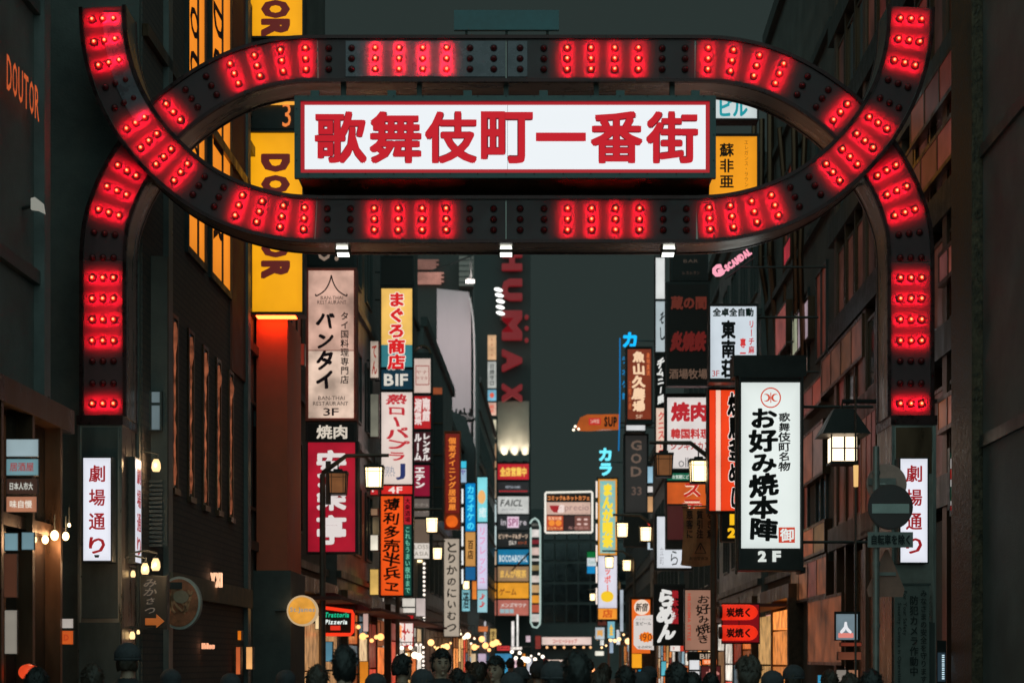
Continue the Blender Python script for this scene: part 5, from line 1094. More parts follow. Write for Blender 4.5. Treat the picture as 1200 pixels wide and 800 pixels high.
neon_thing('white_wall_letters', 'small warm white block letters leaning on the brick wall above a stone band', 'XXI', (248, 671, 261, 688), 26.2, (250, 190, 150), gain=1.1, off=.06, side='L')
neon_thing('white_wall_letters_low', 'tiny warm white letters low on the dark shop front below the stone band', 'lblos', (238, 753, 252, 760), 25.5, (246, 170, 130), gain=1.0, off=.06, side='L')
d = 31.2
t = thing('round_pub_sign', 'round golden light sign with grey lettering and a white rim', 'sign', (X(354, d), d, Z(734, d)))
mb = MB(); mb.smooth = False; mb.disc(X(354, d), d, Z(715, d), 18 * d / FOC, .2, 40); mb.build('rim', glow((206, 176, 136), .85), t)
mb = MB(); mb.disc(X(354, d), d - .02, Z(715, d), 16 * d / FOC, .018, 40); mb.build('light_panel', glow((232, 160, 60), 1, .3, 4), t)
letters(T('St.James', 340, 711, 369, 718, (156, 150, 140), off=.03, lit=.9), d - .02, t)
mb = MB(); mb.tube([(X(354, d), d + .1, Z(715, d)), (wall_x('L', d), d + .1, Z(715, d))], .03, 6); mb.build('bracket', DARK, t)
d = 37
t = sign('trattoria_neon_sign', 'black sign outlined in red-orange neon with green and white script lettering', (377, 710, 415, 745), d, [((379, 712, 413, 742), (26, 26, 26), 0)], [T('Trattoria', 381, 717, 409, 723, (20, 190, 140), off=.04, skew=.2), T('Pizzeria', 381, 725.5, 407, 731, (236, 246, 240), off=.04, skew=.2)], .2, rim=0)
mb = MB(); mb.tube([(X(a, d), d - .06, Z(b, d)) for a, b in ((379, 711.5), (413, 716), (414, 719), (413.5, 740), (411, 743), (379, 743))], .035, 8); mb.build('neon_outline', glow((236, 54, 26), 1.2), t)
mb = MB(); mb.pbox(387, 399, 732.5, 738, d - .03, d - .02); mb.build('red_picture', glow((226, 50, 30), 1, .2), t)
t = thing('red_lit_awning', 'dark awning with a red glowing underside above the neon trattoria sign', 'awning', (X(400, 37.5), 38, Z(712, 37.5)))
d = 37.4; mb = MB(); mb.poly([(X(a, d), Z(b, d)) for a, b in ((378, 712), (378, 694), (392, 694), (432, 712), (430, 715))], d, d + .8); mb.build('canopy', surf('dark_red_canvas', (.30, .04, .04), .7, 0, .4, 4), t)
for i, (r, dd, c, lb) in enumerate([((276, 757, 282, 790), 28.0, (200, 96, 50), 'slim orange lit window strip low on the left, the narrower of two'), ((288, 757, 296, 784), 28.6, (250, 180, 110), 'cream-orange lit window strip beside the narrower one, low on the left'), ((369, 720, 374, 737), 34, (250, 214, 160), 'small bright cream light right of the round golden sign'), ((380, 751, 390, 775), 38, (80, 130, 150), 'dim bluish lit window under the neon trattoria sign'),
                                    ((425, 718, 432, 740), 42, (206, 170, 160), 'pale upright menu light beside the red glowing awning'), ((421, 774, 432, 805), 39, (226, 132, 30), 'orange A-board at the bottom left of the crowd'), ((463, 720, 485, 758), 57, (196, 30, 34), 'red square sign with white brush characters low above the crowd'), ((471, 700, 487, 718), 57.2, (226, 218, 206), 'plain whitish sign above the low red square sign'),
                                    ((487, 700, 499, 722), 56, (206, 190, 184), 'small white sign with a red foot right of the plain whitish sign'), ((340, 681, 350, 690), 34.5, (110, 84, 70), 'dim brown vent light above the round golden sign'), ((278, 738, 283, 750), 27.9, (232, 120, 20), 'tiny amber light low on the left wall'), ((320, 402, 337, 430), 34.2, (120, 40, 28), 'dim red blank box beside the terracotta wall')]):
    tx = [T('湖菜', 464.5, 723, 474, 756, (240, 224, 216), 'v', off=.06, brush=.4), T('南館', 474.5, 723, 484, 756, (240, 224, 216), 'v', off=.06, brush=.4)] if i == 6 else []
    if i == 11: r = (341, 402, 357, 428)
    sign('street_light_box', lb, r, dd, [((r[0] + .6, r[1] + .6, r[2] - .6, r[3] - .6), c, .85 if i == 10 else 1)], tx, .2, 'sign', rim=0, brackets=i not in (0, 1), var=.35)
# a string of round bulbs round the small signs low on the left
for gname, pts in (('bulb_string', [(497, 660 + 5.2 * k) for k in range(14)]), ('bulb_row', [(468 + 5 * k, 755) for k in range(6)]), ('bulb_string', [(496, 764 + 5 * k) for k in range(6)])):
    first = pts[0]; dd = 58
    t = thing(gname, {660: 'vertical string of small white bulbs beside the round-topped sign stack', 755: 'short level row of white bulbs under the low red square sign', 764: 'short vertical string of white bulbs beside the head with curly hair'}[first[1]], 'light string', (X(first[0], dd), dd, Z(pts[-1][1], dd)))
    for a, b in pts:
        mb = MB(); mb.smooth = True; mb.ell((X(a, dd), dd, Z(b, dd)), .045, .045, .045, 8, 6); mb.build('bulb', glow((255, 240, 226), 1.4, sample=False), t)
    mb = MB(); mb.tube([(X(a, dd), dd + .05, Z(b, dd)) for a, b in pts], .015, 4); mb.build('cable', BLACK, t)
# small signs deep in the street
deep = [((508, 712, 521, 733), 88, (120, 180, 190), '', 'cyan panel with a bead border low left of the long hiragana sign'), ((503, 735, 506, 742), 86, (250, 230, 190), '', 'bright cream spot low in the street, first of a column'), ((503, 748, 507, 756), 86, (250, 224, 196), '', 'bright cream spot low in the street, second of a column'),
        ((503, 772, 506, 780), 86, (250, 230, 210), '', 'bright cream spot low in the street, lowest of a column'), ((511, 742, 516, 790), 92, (130, 40, 44), '', 'dark red upright banner behind the crowd'), ((521, 700, 526, 712), 95, (220, 60, 50), '', 'small red banner left of the long hiragana sign'),
        ((541, 690, 551, 716), 96, (130, 190, 200), '酒', 'pale teal upright sign below the vivid blue sign'), ((553, 680, 559, 702), 98, (230, 130, 50), '', 'orange small sign below the pale lilac sign'), ((561, 727, 570, 760), 120, (190, 186, 190), '', 'pale grey upright sign low near the street end'), ((560, 733, 572, 740), 110, (200, 110, 60), '', 'orange-brown strip sign low near the street end'),
        ((574, 736, 582, 757), 125, (206, 170, 100), '文字', 'yellowish board with dim writing below the tower stack'), ((532, 760, 537, 800), 100, (206, 120, 70), 'のぼり', 'orange upright flag banner behind the crowd'), ((543, 745, 549, 768), 102, (150, 70, 60), '', 'reddish small sign behind the crowd'), ((549, 765, 558, 778), 108, (220, 190, 150), '', 'cream small sign behind the crowd'),
        ((580, 765, 600, 775), 130, (60, 130, 170), '', 'blue low board at the street end, left part'), ((582, 756, 598, 762), 131, (206, 60, 60), 'SALE', 'red low fascia at the street end'), ((600, 772, 606, 782), 128, (230, 190, 200), '', 'pinkish low light at the street end'), ((599, 727, 603, 762), 133, (248, 240, 236), '', 'bright white upright light at the street end, left of the thin pair'),
        ((605, 719, 608, 758), 133, (250, 246, 240), '', 'bright white upright light at the street end, right of the thin pair'), ((598, 757, 612, 761), 131, (252, 240, 230), '', 'bright white level light at the street end'), ((612, 765, 616, 780), 128, (236, 140, 40), '', 'amber upright light at the street end'), ((617, 770, 624, 790), 120, (206, 206, 214), '', 'whitish low sign at the street end'),
        ((627, 744, 634, 760), 118, (130, 50, 44), '', 'dull red low sign below the neon-outlined frame'), ((560, 765, 570, 796), 105, (190, 170, 190), '', 'lilac low poster behind the cap-less face'), ((572, 778, 578, 796), 105, (226, 90, 110), '', 'pink low poster behind the crowd'), ((714, 742, 719, 765), 80, (150, 170, 190), '', 'pale blue slim sign low on the right'),
        ((722, 737, 727, 755), 78, (216, 220, 224), '', 'white slim sign low on the right'), ((703, 748, 708, 756), 84, (236, 236, 230), '', 'white small light low on the right'), ((736, 788, 742, 794), 60, (226, 226, 226), '', 'white spot light low behind the crowd on the right'), ((752, 740, 760, 760), 62, (200, 60, 40), '', 'red small sign behind the orange gourmet sign'),
        ((697, 762, 708, 768), 90, (240, 236, 220), '', 'bright white oval light low behind the crowd'), ((520, 766, 526, 778), 93, (60, 120, 160), '', 'small blue sign behind the crowd left of centre'), ((616, 744, 622, 752), 127, (206, 180, 190), '', 'small pinkish light above the whitish low sign'), ((590, 778, 598, 792), 122, (60, 150, 190), '', 'small cyan poster at the street end behind the crowd'), ((446, 700, 450, 760), 52, (226, 214, 200), '', 'thin white upright tube under the orange brush-letter box')]
for r, dd, c, s_, lb in deep:
    sign('far_street_light', lb, r, dd, [((r[0] + .4, r[1] + .4, r[2] - .4, r[3] - .4), c)], [T(s_, r[0] + 1.6, r[1] + 2, r[2] - 1.6, r[3] - 2, (60, 40, 40), 'v' if r[3] - r[1] > r[2] - r[0] else 'h')] if s_ else [], .25, 'sign', rim=0, brackets=False, var=.35)

# ------------------------------------------------------------------ lanterns and lamp posts
POLE = surf('brown_lamp_post', (.16, .12, .095), .5, .4, .3, 6)
LW = glow((255, 222, 164), 3.2, .1, 3); LD = glow((150, 96, 56), .6, .3, 4)
def lantern_parts(name, t, c, w_, h, lit):
    x, y, z = c; f = MB(); w2 = w_ / 2
    for sx in (-1, 1):
        for sy in (-1, 1):
            f.hexa([(x + sx * w2 * .9 - .012, y + sy * w2 * .9 - .012, z - h / 2), (x + sx * w2 * .9 + .012, y + sy * w2 * .9 - .012, z - h / 2), (x + sx * w2 * .9 + .012, y + sy * w2 * .9 + .012, z - h / 2), (x + sx * w2 * .9 - .012, y + sy * w2 * .9 + .012, z - h / 2),
                    (x + sx * w2 - .012, y + sy * w2 - .012, z + h / 2), (x + sx * w2 + .012, y + sy * w2 - .012, z + h / 2), (x + sx * w2 + .012, y + sy * w2 + .012, z + h / 2), (x + sx * w2 - .012, y + sy * w2 + .012, z + h / 2)])
    f.box(x - w2 - .02, x + w2 + .02, y - w2 - .02, y + w2 + .02, z + h / 2, z + h / 2 + .05); f.box(x - w2 * .5, x + w2 * .5, y - w2 * .5, y + w2 * .5, z + h / 2 + .05, z + h / 2 + .10)
    f.box(x - w2 * .95, x + w2 * .95, y - w2 * .95, y + w2 * .95, z - h / 2 - .035, z - h / 2)
    for k in (-.33, .33): f.box(x + k * w_ - .006, x + k * w_ + .006, y - w2 * .98, y - w2 * .95, z - h / 2, z + h / 2)
    f.box(x - w2 * .9, x + w2 * .9, y - w2 * .985, y - w2 * .955, z + h * .3, z + h * .3 + .012)
    fo = f.build(name, BLACK, t)
    g = MB(); g.hexa([(x - w2 * .84, y - w2 * .84, z - h / 2), (x + w2 * .84, y - w2 * .84, z - h / 2), (x + w2 * .84, y + w2 * .84, z - h / 2), (x - w2 * .84, y + w2 * .84, z - h / 2), (x - w2 * .93, y - w2 * .93, z + h / 2), (x + w2 * .93, y - w2 * .93, z + h / 2), (x + w2 * .93, y + w2 * .93, z + h / 2), (x - w2 * .93, y + w2 * .93, z + h / 2)])
    g.build('glass', LW if lit else LD, fo)
    h_ = MB(); h_.tube([(x, y, z + h / 2 + .10), (x, y, z + h / 2 + .28)], .014, 6); h_.build('hanger', BLACK, fo)
def lamp_post(base_x, d, s_, lb, lit=(1, 0)):
    t = thing('street_lamp', lb, 'street lamp', (base_x, d, .12), 'twin lantern street lamps along the pavement')
    mb = MB(); mb.tube([(base_x, d, .12), (base_x, d, .9), (base_x, d, 5.68)], [.09, .065, .055], 10); mb.build('pole', POLE, t)
    mb = MB(); mb.tube([(base_x, d, .12), (base_x, d, .7)], [.14, .11], 12); mb.build('base', POLE, t)
    mb = MB(); mb.tube([(base_x, d, 5.60), (base_x - s_ * .02, d, 5.72), (base_x - s_ * .46, d, 6.06), (base_x - s_ * 1.28, d, 6.07)], [.055, .05, .045, .035], 8); mb.build('arm', POLE, t)
    mb = MB(); mb.box(base_x - s_ * .06, base_x - s_ * .16, d - .02, d + .02, 5.05, 5.95); mb.build('stay', POLE, t)
    lantern_parts('lantern', t, (base_x - s_ * .30, d, 5.48), .34, .40, lit[0]); lantern_parts('lantern', t, (base_x - s_ * 1.0, d, 5.60), .34, .40, lit[1])
    return t
lamp_post(X(836, 36), 36, 1, 'nearest street lamp on the right pavement, its arm crossing the white barbecue sign', (1, 0))
lp_ = lamp_post(X(378, 34.6), 34.6, -1, 'nearest street lamp on the left pavement, its pole crossing the red grill sign', (0, 1)); lp_.scale = (1, 1, .93)
lamp_post(X(768, 54), 54, 1, 'second street lamp on the right, below the manga cafe kana', (1, 1))
lamp_post(X(466, 52), 52, -1, 'second street lamp on the left, its lantern beside the dark dining sign', (1, 1))
lamp_post(X(481, 66), 66, -1, 'third street lamp on the left, in front of the long hiragana sign', (1, 1))
lamp_post(X(743, 72), 72, 1, 'third street lamp on the right, in front of the red-on-white lower manga sign', (1, 1))
lamp_post(X(508, 80), 80, -1, 'fourth street lamp on the left, before the vivid blue sign', (1, 1))
lamp_post(X(727, 92), 92, 1, 'fourth street lamp on the right, at the edge of the dark sky gap', (1, 1))
lamp_post(X(524, 94), 94, -1, 'fifth street lamp on the left, among the pale lilac signs', (1, 1))
lamp_post(X(713, 112), 112, 1, 'farthest street lamp on the right, left of the manga cafe sign', (1, 1))
# roofed wall lantern near the right pillar
d = 24.5; t = thing('roofed_lantern', 'square lit paper lantern under a dark pyramid roof, hung left of the right gate pillar', 'lantern', (X(988, d), d, Z(545, d)))
x, z, w_ = X(987, d), Z(527, d), 32 * d / FOC
mb = MB(); q = w_ / 2 + .14
mb.add([(x - q, d - q, Z(511, d)), (x + q, d - q, Z(511, d)), (x + q, d + q, Z(511, d)), (x - q, d + q, Z(511, d)), (x - .13, d - .13, Z(480, d)), (x + .13, d - .13, Z(480, d)), (x + .13, d + .13, Z(480, d)), (x - .13, d + .13, Z(480, d))], [(3, 2, 1, 0), (4, 5, 6, 7), (0, 1, 5, 4), (1, 2, 6, 5), (2, 3, 7, 6), (3, 0, 4, 7)]); mb.build('roof', BLACK, t)
mb = MB(); mb.box(x - w_ / 2 * .9, x + w_ / 2 * .9, d - w_ / 2 * .9, d + w_ / 2 * .9, Z(541, d), Z(513, d)); mb.build('paper_shade', glow((255, 226, 190), 2.4, .1), t)
for (a, b, c, e) in ((-.5, -.45, 511, 543), (.45, .5, 511, 543), (-.03, .03, 513, 541)):
    mb = MB(); mb.box(x + a * w_, x + b * w_, d - w_ * .48, d - w_ * .452, Z(e, d), Z(c, d)); mb.build('bar', BLACK, t)
for yy in (526, 541.5):
    mb = MB(); mb.box(x - w_ * .45, x + w_ * .45, d - w_ * .475, d - w_ * .455, Z(yy + 1.2, d), Z(yy, d)); mb.build('bar', BLACK, t)
mb = MB(); mb.box(x - w_ * .5, x + w_ * .5, d - w_ * .5, d + w_ * .5, Z(544.5, d), Z(542, d)); mb.build('base', BLACK, t)
mb = MB(); mb.tube([(x, d, Z(481, d)), (x, d, Z(470, d)), (wall_x('R', d) + .4, d, Z(470, d))], .03, 6); mb.build('bracket', BLACK, t)
t = thing('slim_wall_lamp', 'slim glowing tube lamp on a thin steel rod below the roofed lantern', 'lamp', (X(1004, 24), 24, Z(700, 24)))
mb = MB(); mb.tube([(X(1003, 24), 24, Z(570, 24)), (X(1003, 24), 24, Z(545, 24))], [.03, .035], 8); mb.build('tube', glow((240, 190, 120), 1), t)
mb = MB(); mb.tube([(X(1003.5, 24), 24.05, 0.12), (X(1003.5, 24), 24.05, Z(440, 24))], .014, 6); mb.build('rod', STEEL, t)
# bracket lanterns on the left wall
for px, py, rr, dd, lb in ((183, 545, 5.5, 22.0, 'single cream lantern high on the brick wall left, below the bluish window'), (170, 666, 5, 21.2, 'left of two round cream lanterns above the black brush board'), (182.5, 661, 5.5, 21.2, 'right of two round cream lanterns above the black brush board'), (156, 672, 3, 21.45, 'small cream lantern squeezed beside the left gate pillar'), (155, 744, 3.5, 21.45, 'small amber lamp low beside the left gate pillar'), (162, 740, 2, 21.5, 'tiny bright bulb right of the small amber lamp')):
    t = thing('wall_lantern', lb, 'lantern', (X(px, dd), dd, Z(py, dd)), 'cream wall lanterns on the left')
    r = rr * dd / FOC; x, z = X(px, dd), Z(py, dd)
    mb = MB(); mb.smooth = True; mb.tube([(x, dd, z - r * 1.3), (x, dd, z - r * .6), (x, dd, z + r * .5), (x, dd, z + r * 1.3)], [r * .7, r, r * .9, r * .5], 12); mb.build('glass', glow((255, 214, 150), 1.6, .15, 6), t)
    if rr > 4:
        l = bpy.data.lights.new('lantern_light', 'POINT'); l.energy = 5; l.color = (1, .66, .36); l.shadow_soft_size = .05
        o = bpy.data.objects.new('lantern_light', l); COL.objects.link(o); o.location = (x, dd - .02 - r * 1.1, z)
    mb = MB(); mb.tube([(x, dd, z + r * 1.3), (x, dd, z + r * 1.6)], [r * .8, r * .3], 10); mb.build('cap', BLACK, t)
    mb = MB(); mb.tube([(x, dd, z + r * 1.6), (x + .02, dd, z + r * 2.4), (x - .12, dd, z + r * 3), (x - .3, dd, z + r * 2.4)], .012, 6); mb.build('bracket', BLACK, t)

# ------------------------------------------------------------------ road signs before the right pillar
d = 18.6; t = thing('road_sign_post', 'grey road sign post with a no-entry disc and a lettered plate, by the right pillar', 'road sign', (X(1028, d), d, .12))
GAL = surf('galvanised_grey', (.30, .27, .25), .5, .5, .25, 5)
mb = MB(); mb.tube([(X(1028, d), d + .06, .12), (X(1028, d), d + .06, Z(522, d))], .036, 12); mb.build('post', GAL, t)
mb = MB(); mb.disc(X(1043, d), d - .02, Z(594, d), 26.5 * d / FOC, .02, 40); mb.build('rim', surf('dull_dark_red', (.10, .05, .045), .5, 0, .15, 4), t)
mb = MB(); mb.disc(X(1043, d), d - .028, Z(594, d), 25 * d / FOC, .006, 40); mb.build('no_entry_face', surf('no_entry_dark_face', (.085, .05, .05), .45, 0, .15, 4), t)
mb = MB(); mb.pbox(1022, 1065.5, 590, 601, d - .034, d - .029); mb.build('white_bar', surf('dull_white_reflective', (.5, .5, .47), .5, 0, .15, 5), t)
mb = MB(); mb.pbox(1017, 1070, 623, 641, d - .02, d); mb.build('plate', surf('dull_plate_white', (.26, .25, .23), .5, 0, .15, 5), t)
letters(T('自転車を除く', 1021, 626, 1066, 638, (24, 26, 26), off=.035, lit=0), d - .02, t)
mb = MB(); mb.disc(X(1039, d + .3), d + .3, Z(567, d + .3), 24 * d / FOC, .02, 40); mb.build('disc_back', surf('pinkish_sign_back', (.6, .33, .28), .5, .2, .25, 4), t)
mb = MB(); mb.pbox(1018, 1050, 560, 568, d + .27, d + .298); mb.build('clamp_rail', GAL, t)
mb = MB(); mb.tube([(X(1039, d), d + .06, Z(567, d)), (X(1028, d), d + .08, Z(567, d))], .02, 6); mb.build('clamp', GAL, t)
mb = MB(); mb.poly([(X(a, d + .2), Z(b, d + .2)) for a, b in ((1037, 644), (1041, 644), (1060, 690), (1058, 699), (1018, 699), (1016, 690))], d + .2, d + .22); mb.build('triangle_back', surf('reddish_sign_back', (.45, .2, .15), .5, .3, .25, 4), t)
mb = MB(); mb.pbox(1026, 1050, 670, 674, d + .17, d + .198); mb.build('clamp_rail', GAL, t)
for q in (555, 592, 632, 662, 735):
    mb = MB(); mb.tube([(X(1028, d), d + .06, Z(q, d)), (X(1028, d), d + .06, Z(q - 4, d))], .045, 12); mb.build('band_clamp', GAL, t)
# safety notice plate on the right pillar
d = 20.8; t = thing('camera_notice_plate', 'long grey notice plate with upright Japanese and sideways English lettering on the right pillar', 'notice', (X(1068, d), d, Z(805, d)))
mb = MB(); mb.pbox(1048, 1089, 685, 806, d, d + .04); mb.build('plate', surf('notice_grey', (.15, .15, .135), .5, 0, .2, 5), t)
mb = MB(); mb.pbox(1046, 1091, 683, 685.5, d - .01, d + .05); mb.build('top_trim', DARK, t)
letters(T('みなさまの安全を守ります', 1078, 690, 1086, 800, (34, 36, 34), 'v', off=.015, lit=0), d, t); letters(T('防犯カメラ作動中', 1065.5, 697, 1076, 792, (32, 34, 32), 'v', off=.02, lit=0), d, t)
letters(T('For Your Safety', 1057, 692, 1062.5, 744, (36, 38, 36), 'h', off=.01, rot=1, lit=0), d, t); letters(T('Security Camera in Operation', 1050.5, 706, 1056, 800, (36, 38, 36), 'h', off=.01, rot=1, lit=0), d, t)
# pipes and cables on the right facade
for i, (pts, r) in enumerate([([(884, 140), (884, 300), (893, 380), (905, 445)], .05), ([(893, 140), (892, 310), (899, 350), (903, 420)], .05), ([(903, 130), (903, 300), (912, 400)], .06), ([(914, 150), (921, 230), (921, 400)], .05), ([(931, 150), (934, 400)], .05), ([(944, 140), (938, 300), (942, 440)], .04)]):
    dd = 5.12 * FOC / (pts[0][0] - 655); t = thing('facade_pipe', ['first', 'second', 'third', 'fourth', 'fifth', 'sixth'][i] + ' from the left of the dark vertical pipes above the white crest sign', 'pipe', (X(pts[0][0], dd), dd, Z(pts[-1][1], dd)), 'vertical pipes on the right facade')
    mb = MB(); mb.tube([(X(a, dd), dd, Z(b, dd)) for a, b in pts], r * 1.5, 8); mb.build('pipe', BRONZE, t)
    mb = MB(); mb.tube([(X(pts[1][0], dd), dd, Z(pts[1][1], dd)), (wall_x('R', dd), dd + .1, Z(pts[1][1], dd))], .02, 5); mb.build('clip', DARK, t)
wall_panel('louvred_lit_window', 'pale pinkish lit window between the dark pipes, above the white crest sign', 928, 947, 364, 406, (206, 186, 182), .9, nx=3, var=.4)
wall_panel('pink_window', 'dim pinkish window left of the pale one among the pipes', 908, 921, 364, 411, (140, 70, 64), .9)
wall_panel('red_pink_small_window', 'small red-pink lit window high among the dark pipes on the right', 918, 926, 284, 306, (170, 40, 54), .9)
wall_panel('reddish_window', 'reddish glowing window right of the white crest sign, upper one', 941, 962, 452, 478, (130, 54, 46), .7, nx=2)
wall_panel('pink_brown_window', 'tall pink-brown lit window right of the white crest sign', 940, 964, 505, 560, (140, 76, 64), .7, nx=2)
wall_panel('amber_lit_window', 'low amber lit window right of the white crest sign foot', 940, 966, 618, 648, (150, 90, 46), .6, nx=2, var=.7)
wall_panel('bronze_shop_window', 'row of bronze shop window panes with warm reflections under the crest sign foot', 926, 968, 660, 700, (130, 80, 54), .6, nx=4, var=.8)  # reflected warmth in the panes is put in as emission
wall_panel('slanting_lit_window', 'dim reddish window strip seen past the right gate pillar, level with its four lit lamp rows', 1099, 1121, 292, 322, (110, 62, 46), .9, X0=5.06, nx=2, var=.4)
wall_panel('slanting_lit_window', 'dim reddish window strip seen past the right gate pillar, level with its lowest lit lamp row', 1098, 1120, 466, 498, (110, 62, 46), .9, X0=5.06, nx=2, var=.4)
wall_panel('slanting_lit_window', 'dim red-brown window row above the right gate crossing, the upper of two', 1066, 1118, 95, 135, (86, 36, 32), .9, X0=5.06, nx=3, var=.4)
wall_panel('slanting_lit_window', 'dim red-brown window row right of the gate crossing, the lower of two', 1060, 1118, 175, 215, (86, 36, 32), .9, X0=5.06, nx=3, var=.4)
wall_panel('warm_upper_window', 'dim warm window row above the roofed lantern on the right', 962, 1010, 400, 440, (84, 46, 36), .9, nx=4, var=.6)
wall_panel('warm_middle_window', 'dim brown window row just right of the roofed lantern', 1008, 1026, 470, 620, (70, 42, 34), .8, nx=3, var=.6)
# ground floor shop fronts along both sides of the street: warm lit glazing between piers
pal = [(255, 196, 120), (250, 150, 70), (236, 228, 214), (226, 70, 46), (255, 214, 160), (150, 190, 206), (240, 120, 50), (230, 170, 110)]
rs = random.Random(11)
for side, spans in (('L', [(34, 40), (42, 51), (53, 65), (67, 83), (85, 103)]), ('R', [(38.5, 44.5), (46, 56), (58, 75), (77, 99), (101, 138)])):
    for bi, (a, b) in enumerate(spans):
        s_ = -1 if side == 'L' else 1
        t = thing('street_shop', f"{['nearest', 'second', 'third', 'fourth', 'farthest'][bi]} of the warm lit ground floor shop fronts on the {'left' if side == 'L' else 'right'} side", 'shop', (s_ * 4.95 + KS * a, a, .12), 'lit shop fronts along the street')
        n_ = int((b - a) / 2.1)
        X0 = 4.93 + .02 * bi
        f = MB(); f.sbox(s_ * X0, s_ * (X0 + .6), a, b, 3.05, 3.35); f.build('fascia', BRONZE, t)
        f = MB(); f.sbox(s_ * (X0 - .75), s_ * X0, a + .3, b - .3, 2.86, 2.93); f.build('awning', surf('dull_red_awning', (.16, .05, .04), .7), t)
        for k in range(n_):
            q = a + k * (b - a) / n_; e = (b - a) / n_
            f = MB(); f.sbox(s_ * X0, s_ * (X0 + .6), q, q + .22, .12, 3.05); f.build('pier', IRON, t)
            c = rs.choice(pal)
            z = .3
            while z < 2.8:
                h = rs.choice((.5, .8, 1.2)); h = min(h, 2.85 - z)
                if h < .2: break
                m = MB(); m.sbox(s_ * (X0 + .03), s_ * (X0 + .6), q + .22, q + e, z, z + h - .05)
                g = rs.choice((.25, .6, .9, 1.3)); m.build('pane', glow(c if rs.random() < .6 else rs.choice(pal), g, .6, 3.5), t); z += h
# garlands of small bulbs under awnings
for i, (pa, ya, pb, yb, dd, col, n_, w_) in enumerate([(420, 738, 446, 748, 44, (255, 170, 100), 6, 'amber row of hanging bulbs under the awning beside the neon trattoria sign'), (466, 764, 496, 760, 50, (255, 236, 206), 7, 'cream row of hanging bulbs above the curly-haired head'), (505, 752, 528, 758, 62, (255, 190, 120), 6, 'amber row of hanging bulbs above the messy-fringed person'),
        (536, 741, 556, 748, 74, (255, 226, 190), 6, 'cream row of hanging bulbs left of the face in the middle'), (556, 752, 586, 756, 84, (255, 180, 110), 8, 'amber row of hanging bulbs above the face in the middle'), (600, 764, 636, 764, 98, (255, 240, 220), 9, 'white row of hanging bulbs low at the street end'),
        (700, 752, 736, 744, 76, (255, 200, 140), 8, 'amber row of hanging bulbs low on the right beyond the dotted board'), (735, 792, 765, 790, 50, (255, 140, 90), 6, 'orange row of hanging bulbs at the bottom under the orange gourmet sign'), (640, 783, 700, 786, 110, (255, 160, 100), 10, 'orange row of hanging bulbs at the horizon behind the large dark-coated person'), (380, 770, 402, 768, 42, (255, 200, 150), 4, 'cream row of hanging bulbs behind the tall dark person')]):
    t = thing('light_garland', w_, 'light string', (X((pa + pb) / 2, dd), dd, Z(max(ya, yb) + 3, dd)), 'hanging bulbs low in the street')
    pts = [(pa + (pb - pa) * k / (n_ - 1), ya + (yb - ya) * k / (n_ - 1) + 2.5 * math.sin(PI * k / (n_ - 1)) + rs.uniform(-7, 7)) for k in range(n_)]
    for a, b in pts:
        mb = MB(); mb.smooth = True; r_ = rs.choice((.03, .05, .085)) * (dd / 60 + .3); mb.ell((X(a, dd), dd, Z(b, dd)), r_, r_, r_, 8, 6); mb.build('bulb', glow(col, 2.4, sample=False), t)
    top_ = min(b for a, b in pts) - 6
    for a, b in pts:
        mb = MB(); mb.tube([(X(a, dd), dd, Z(b, dd) + .05), (X(a, dd), dd, Z(top_, dd))], .008, 4); mb.build('cord', BLACK, t)
    mb = MB(); mb.tube([(X(pa, dd), dd, Z(top_, dd)), (X(pb, dd), dd, Z(top_, dd))], .012, 4); mb.build('cable', BLACK, t)

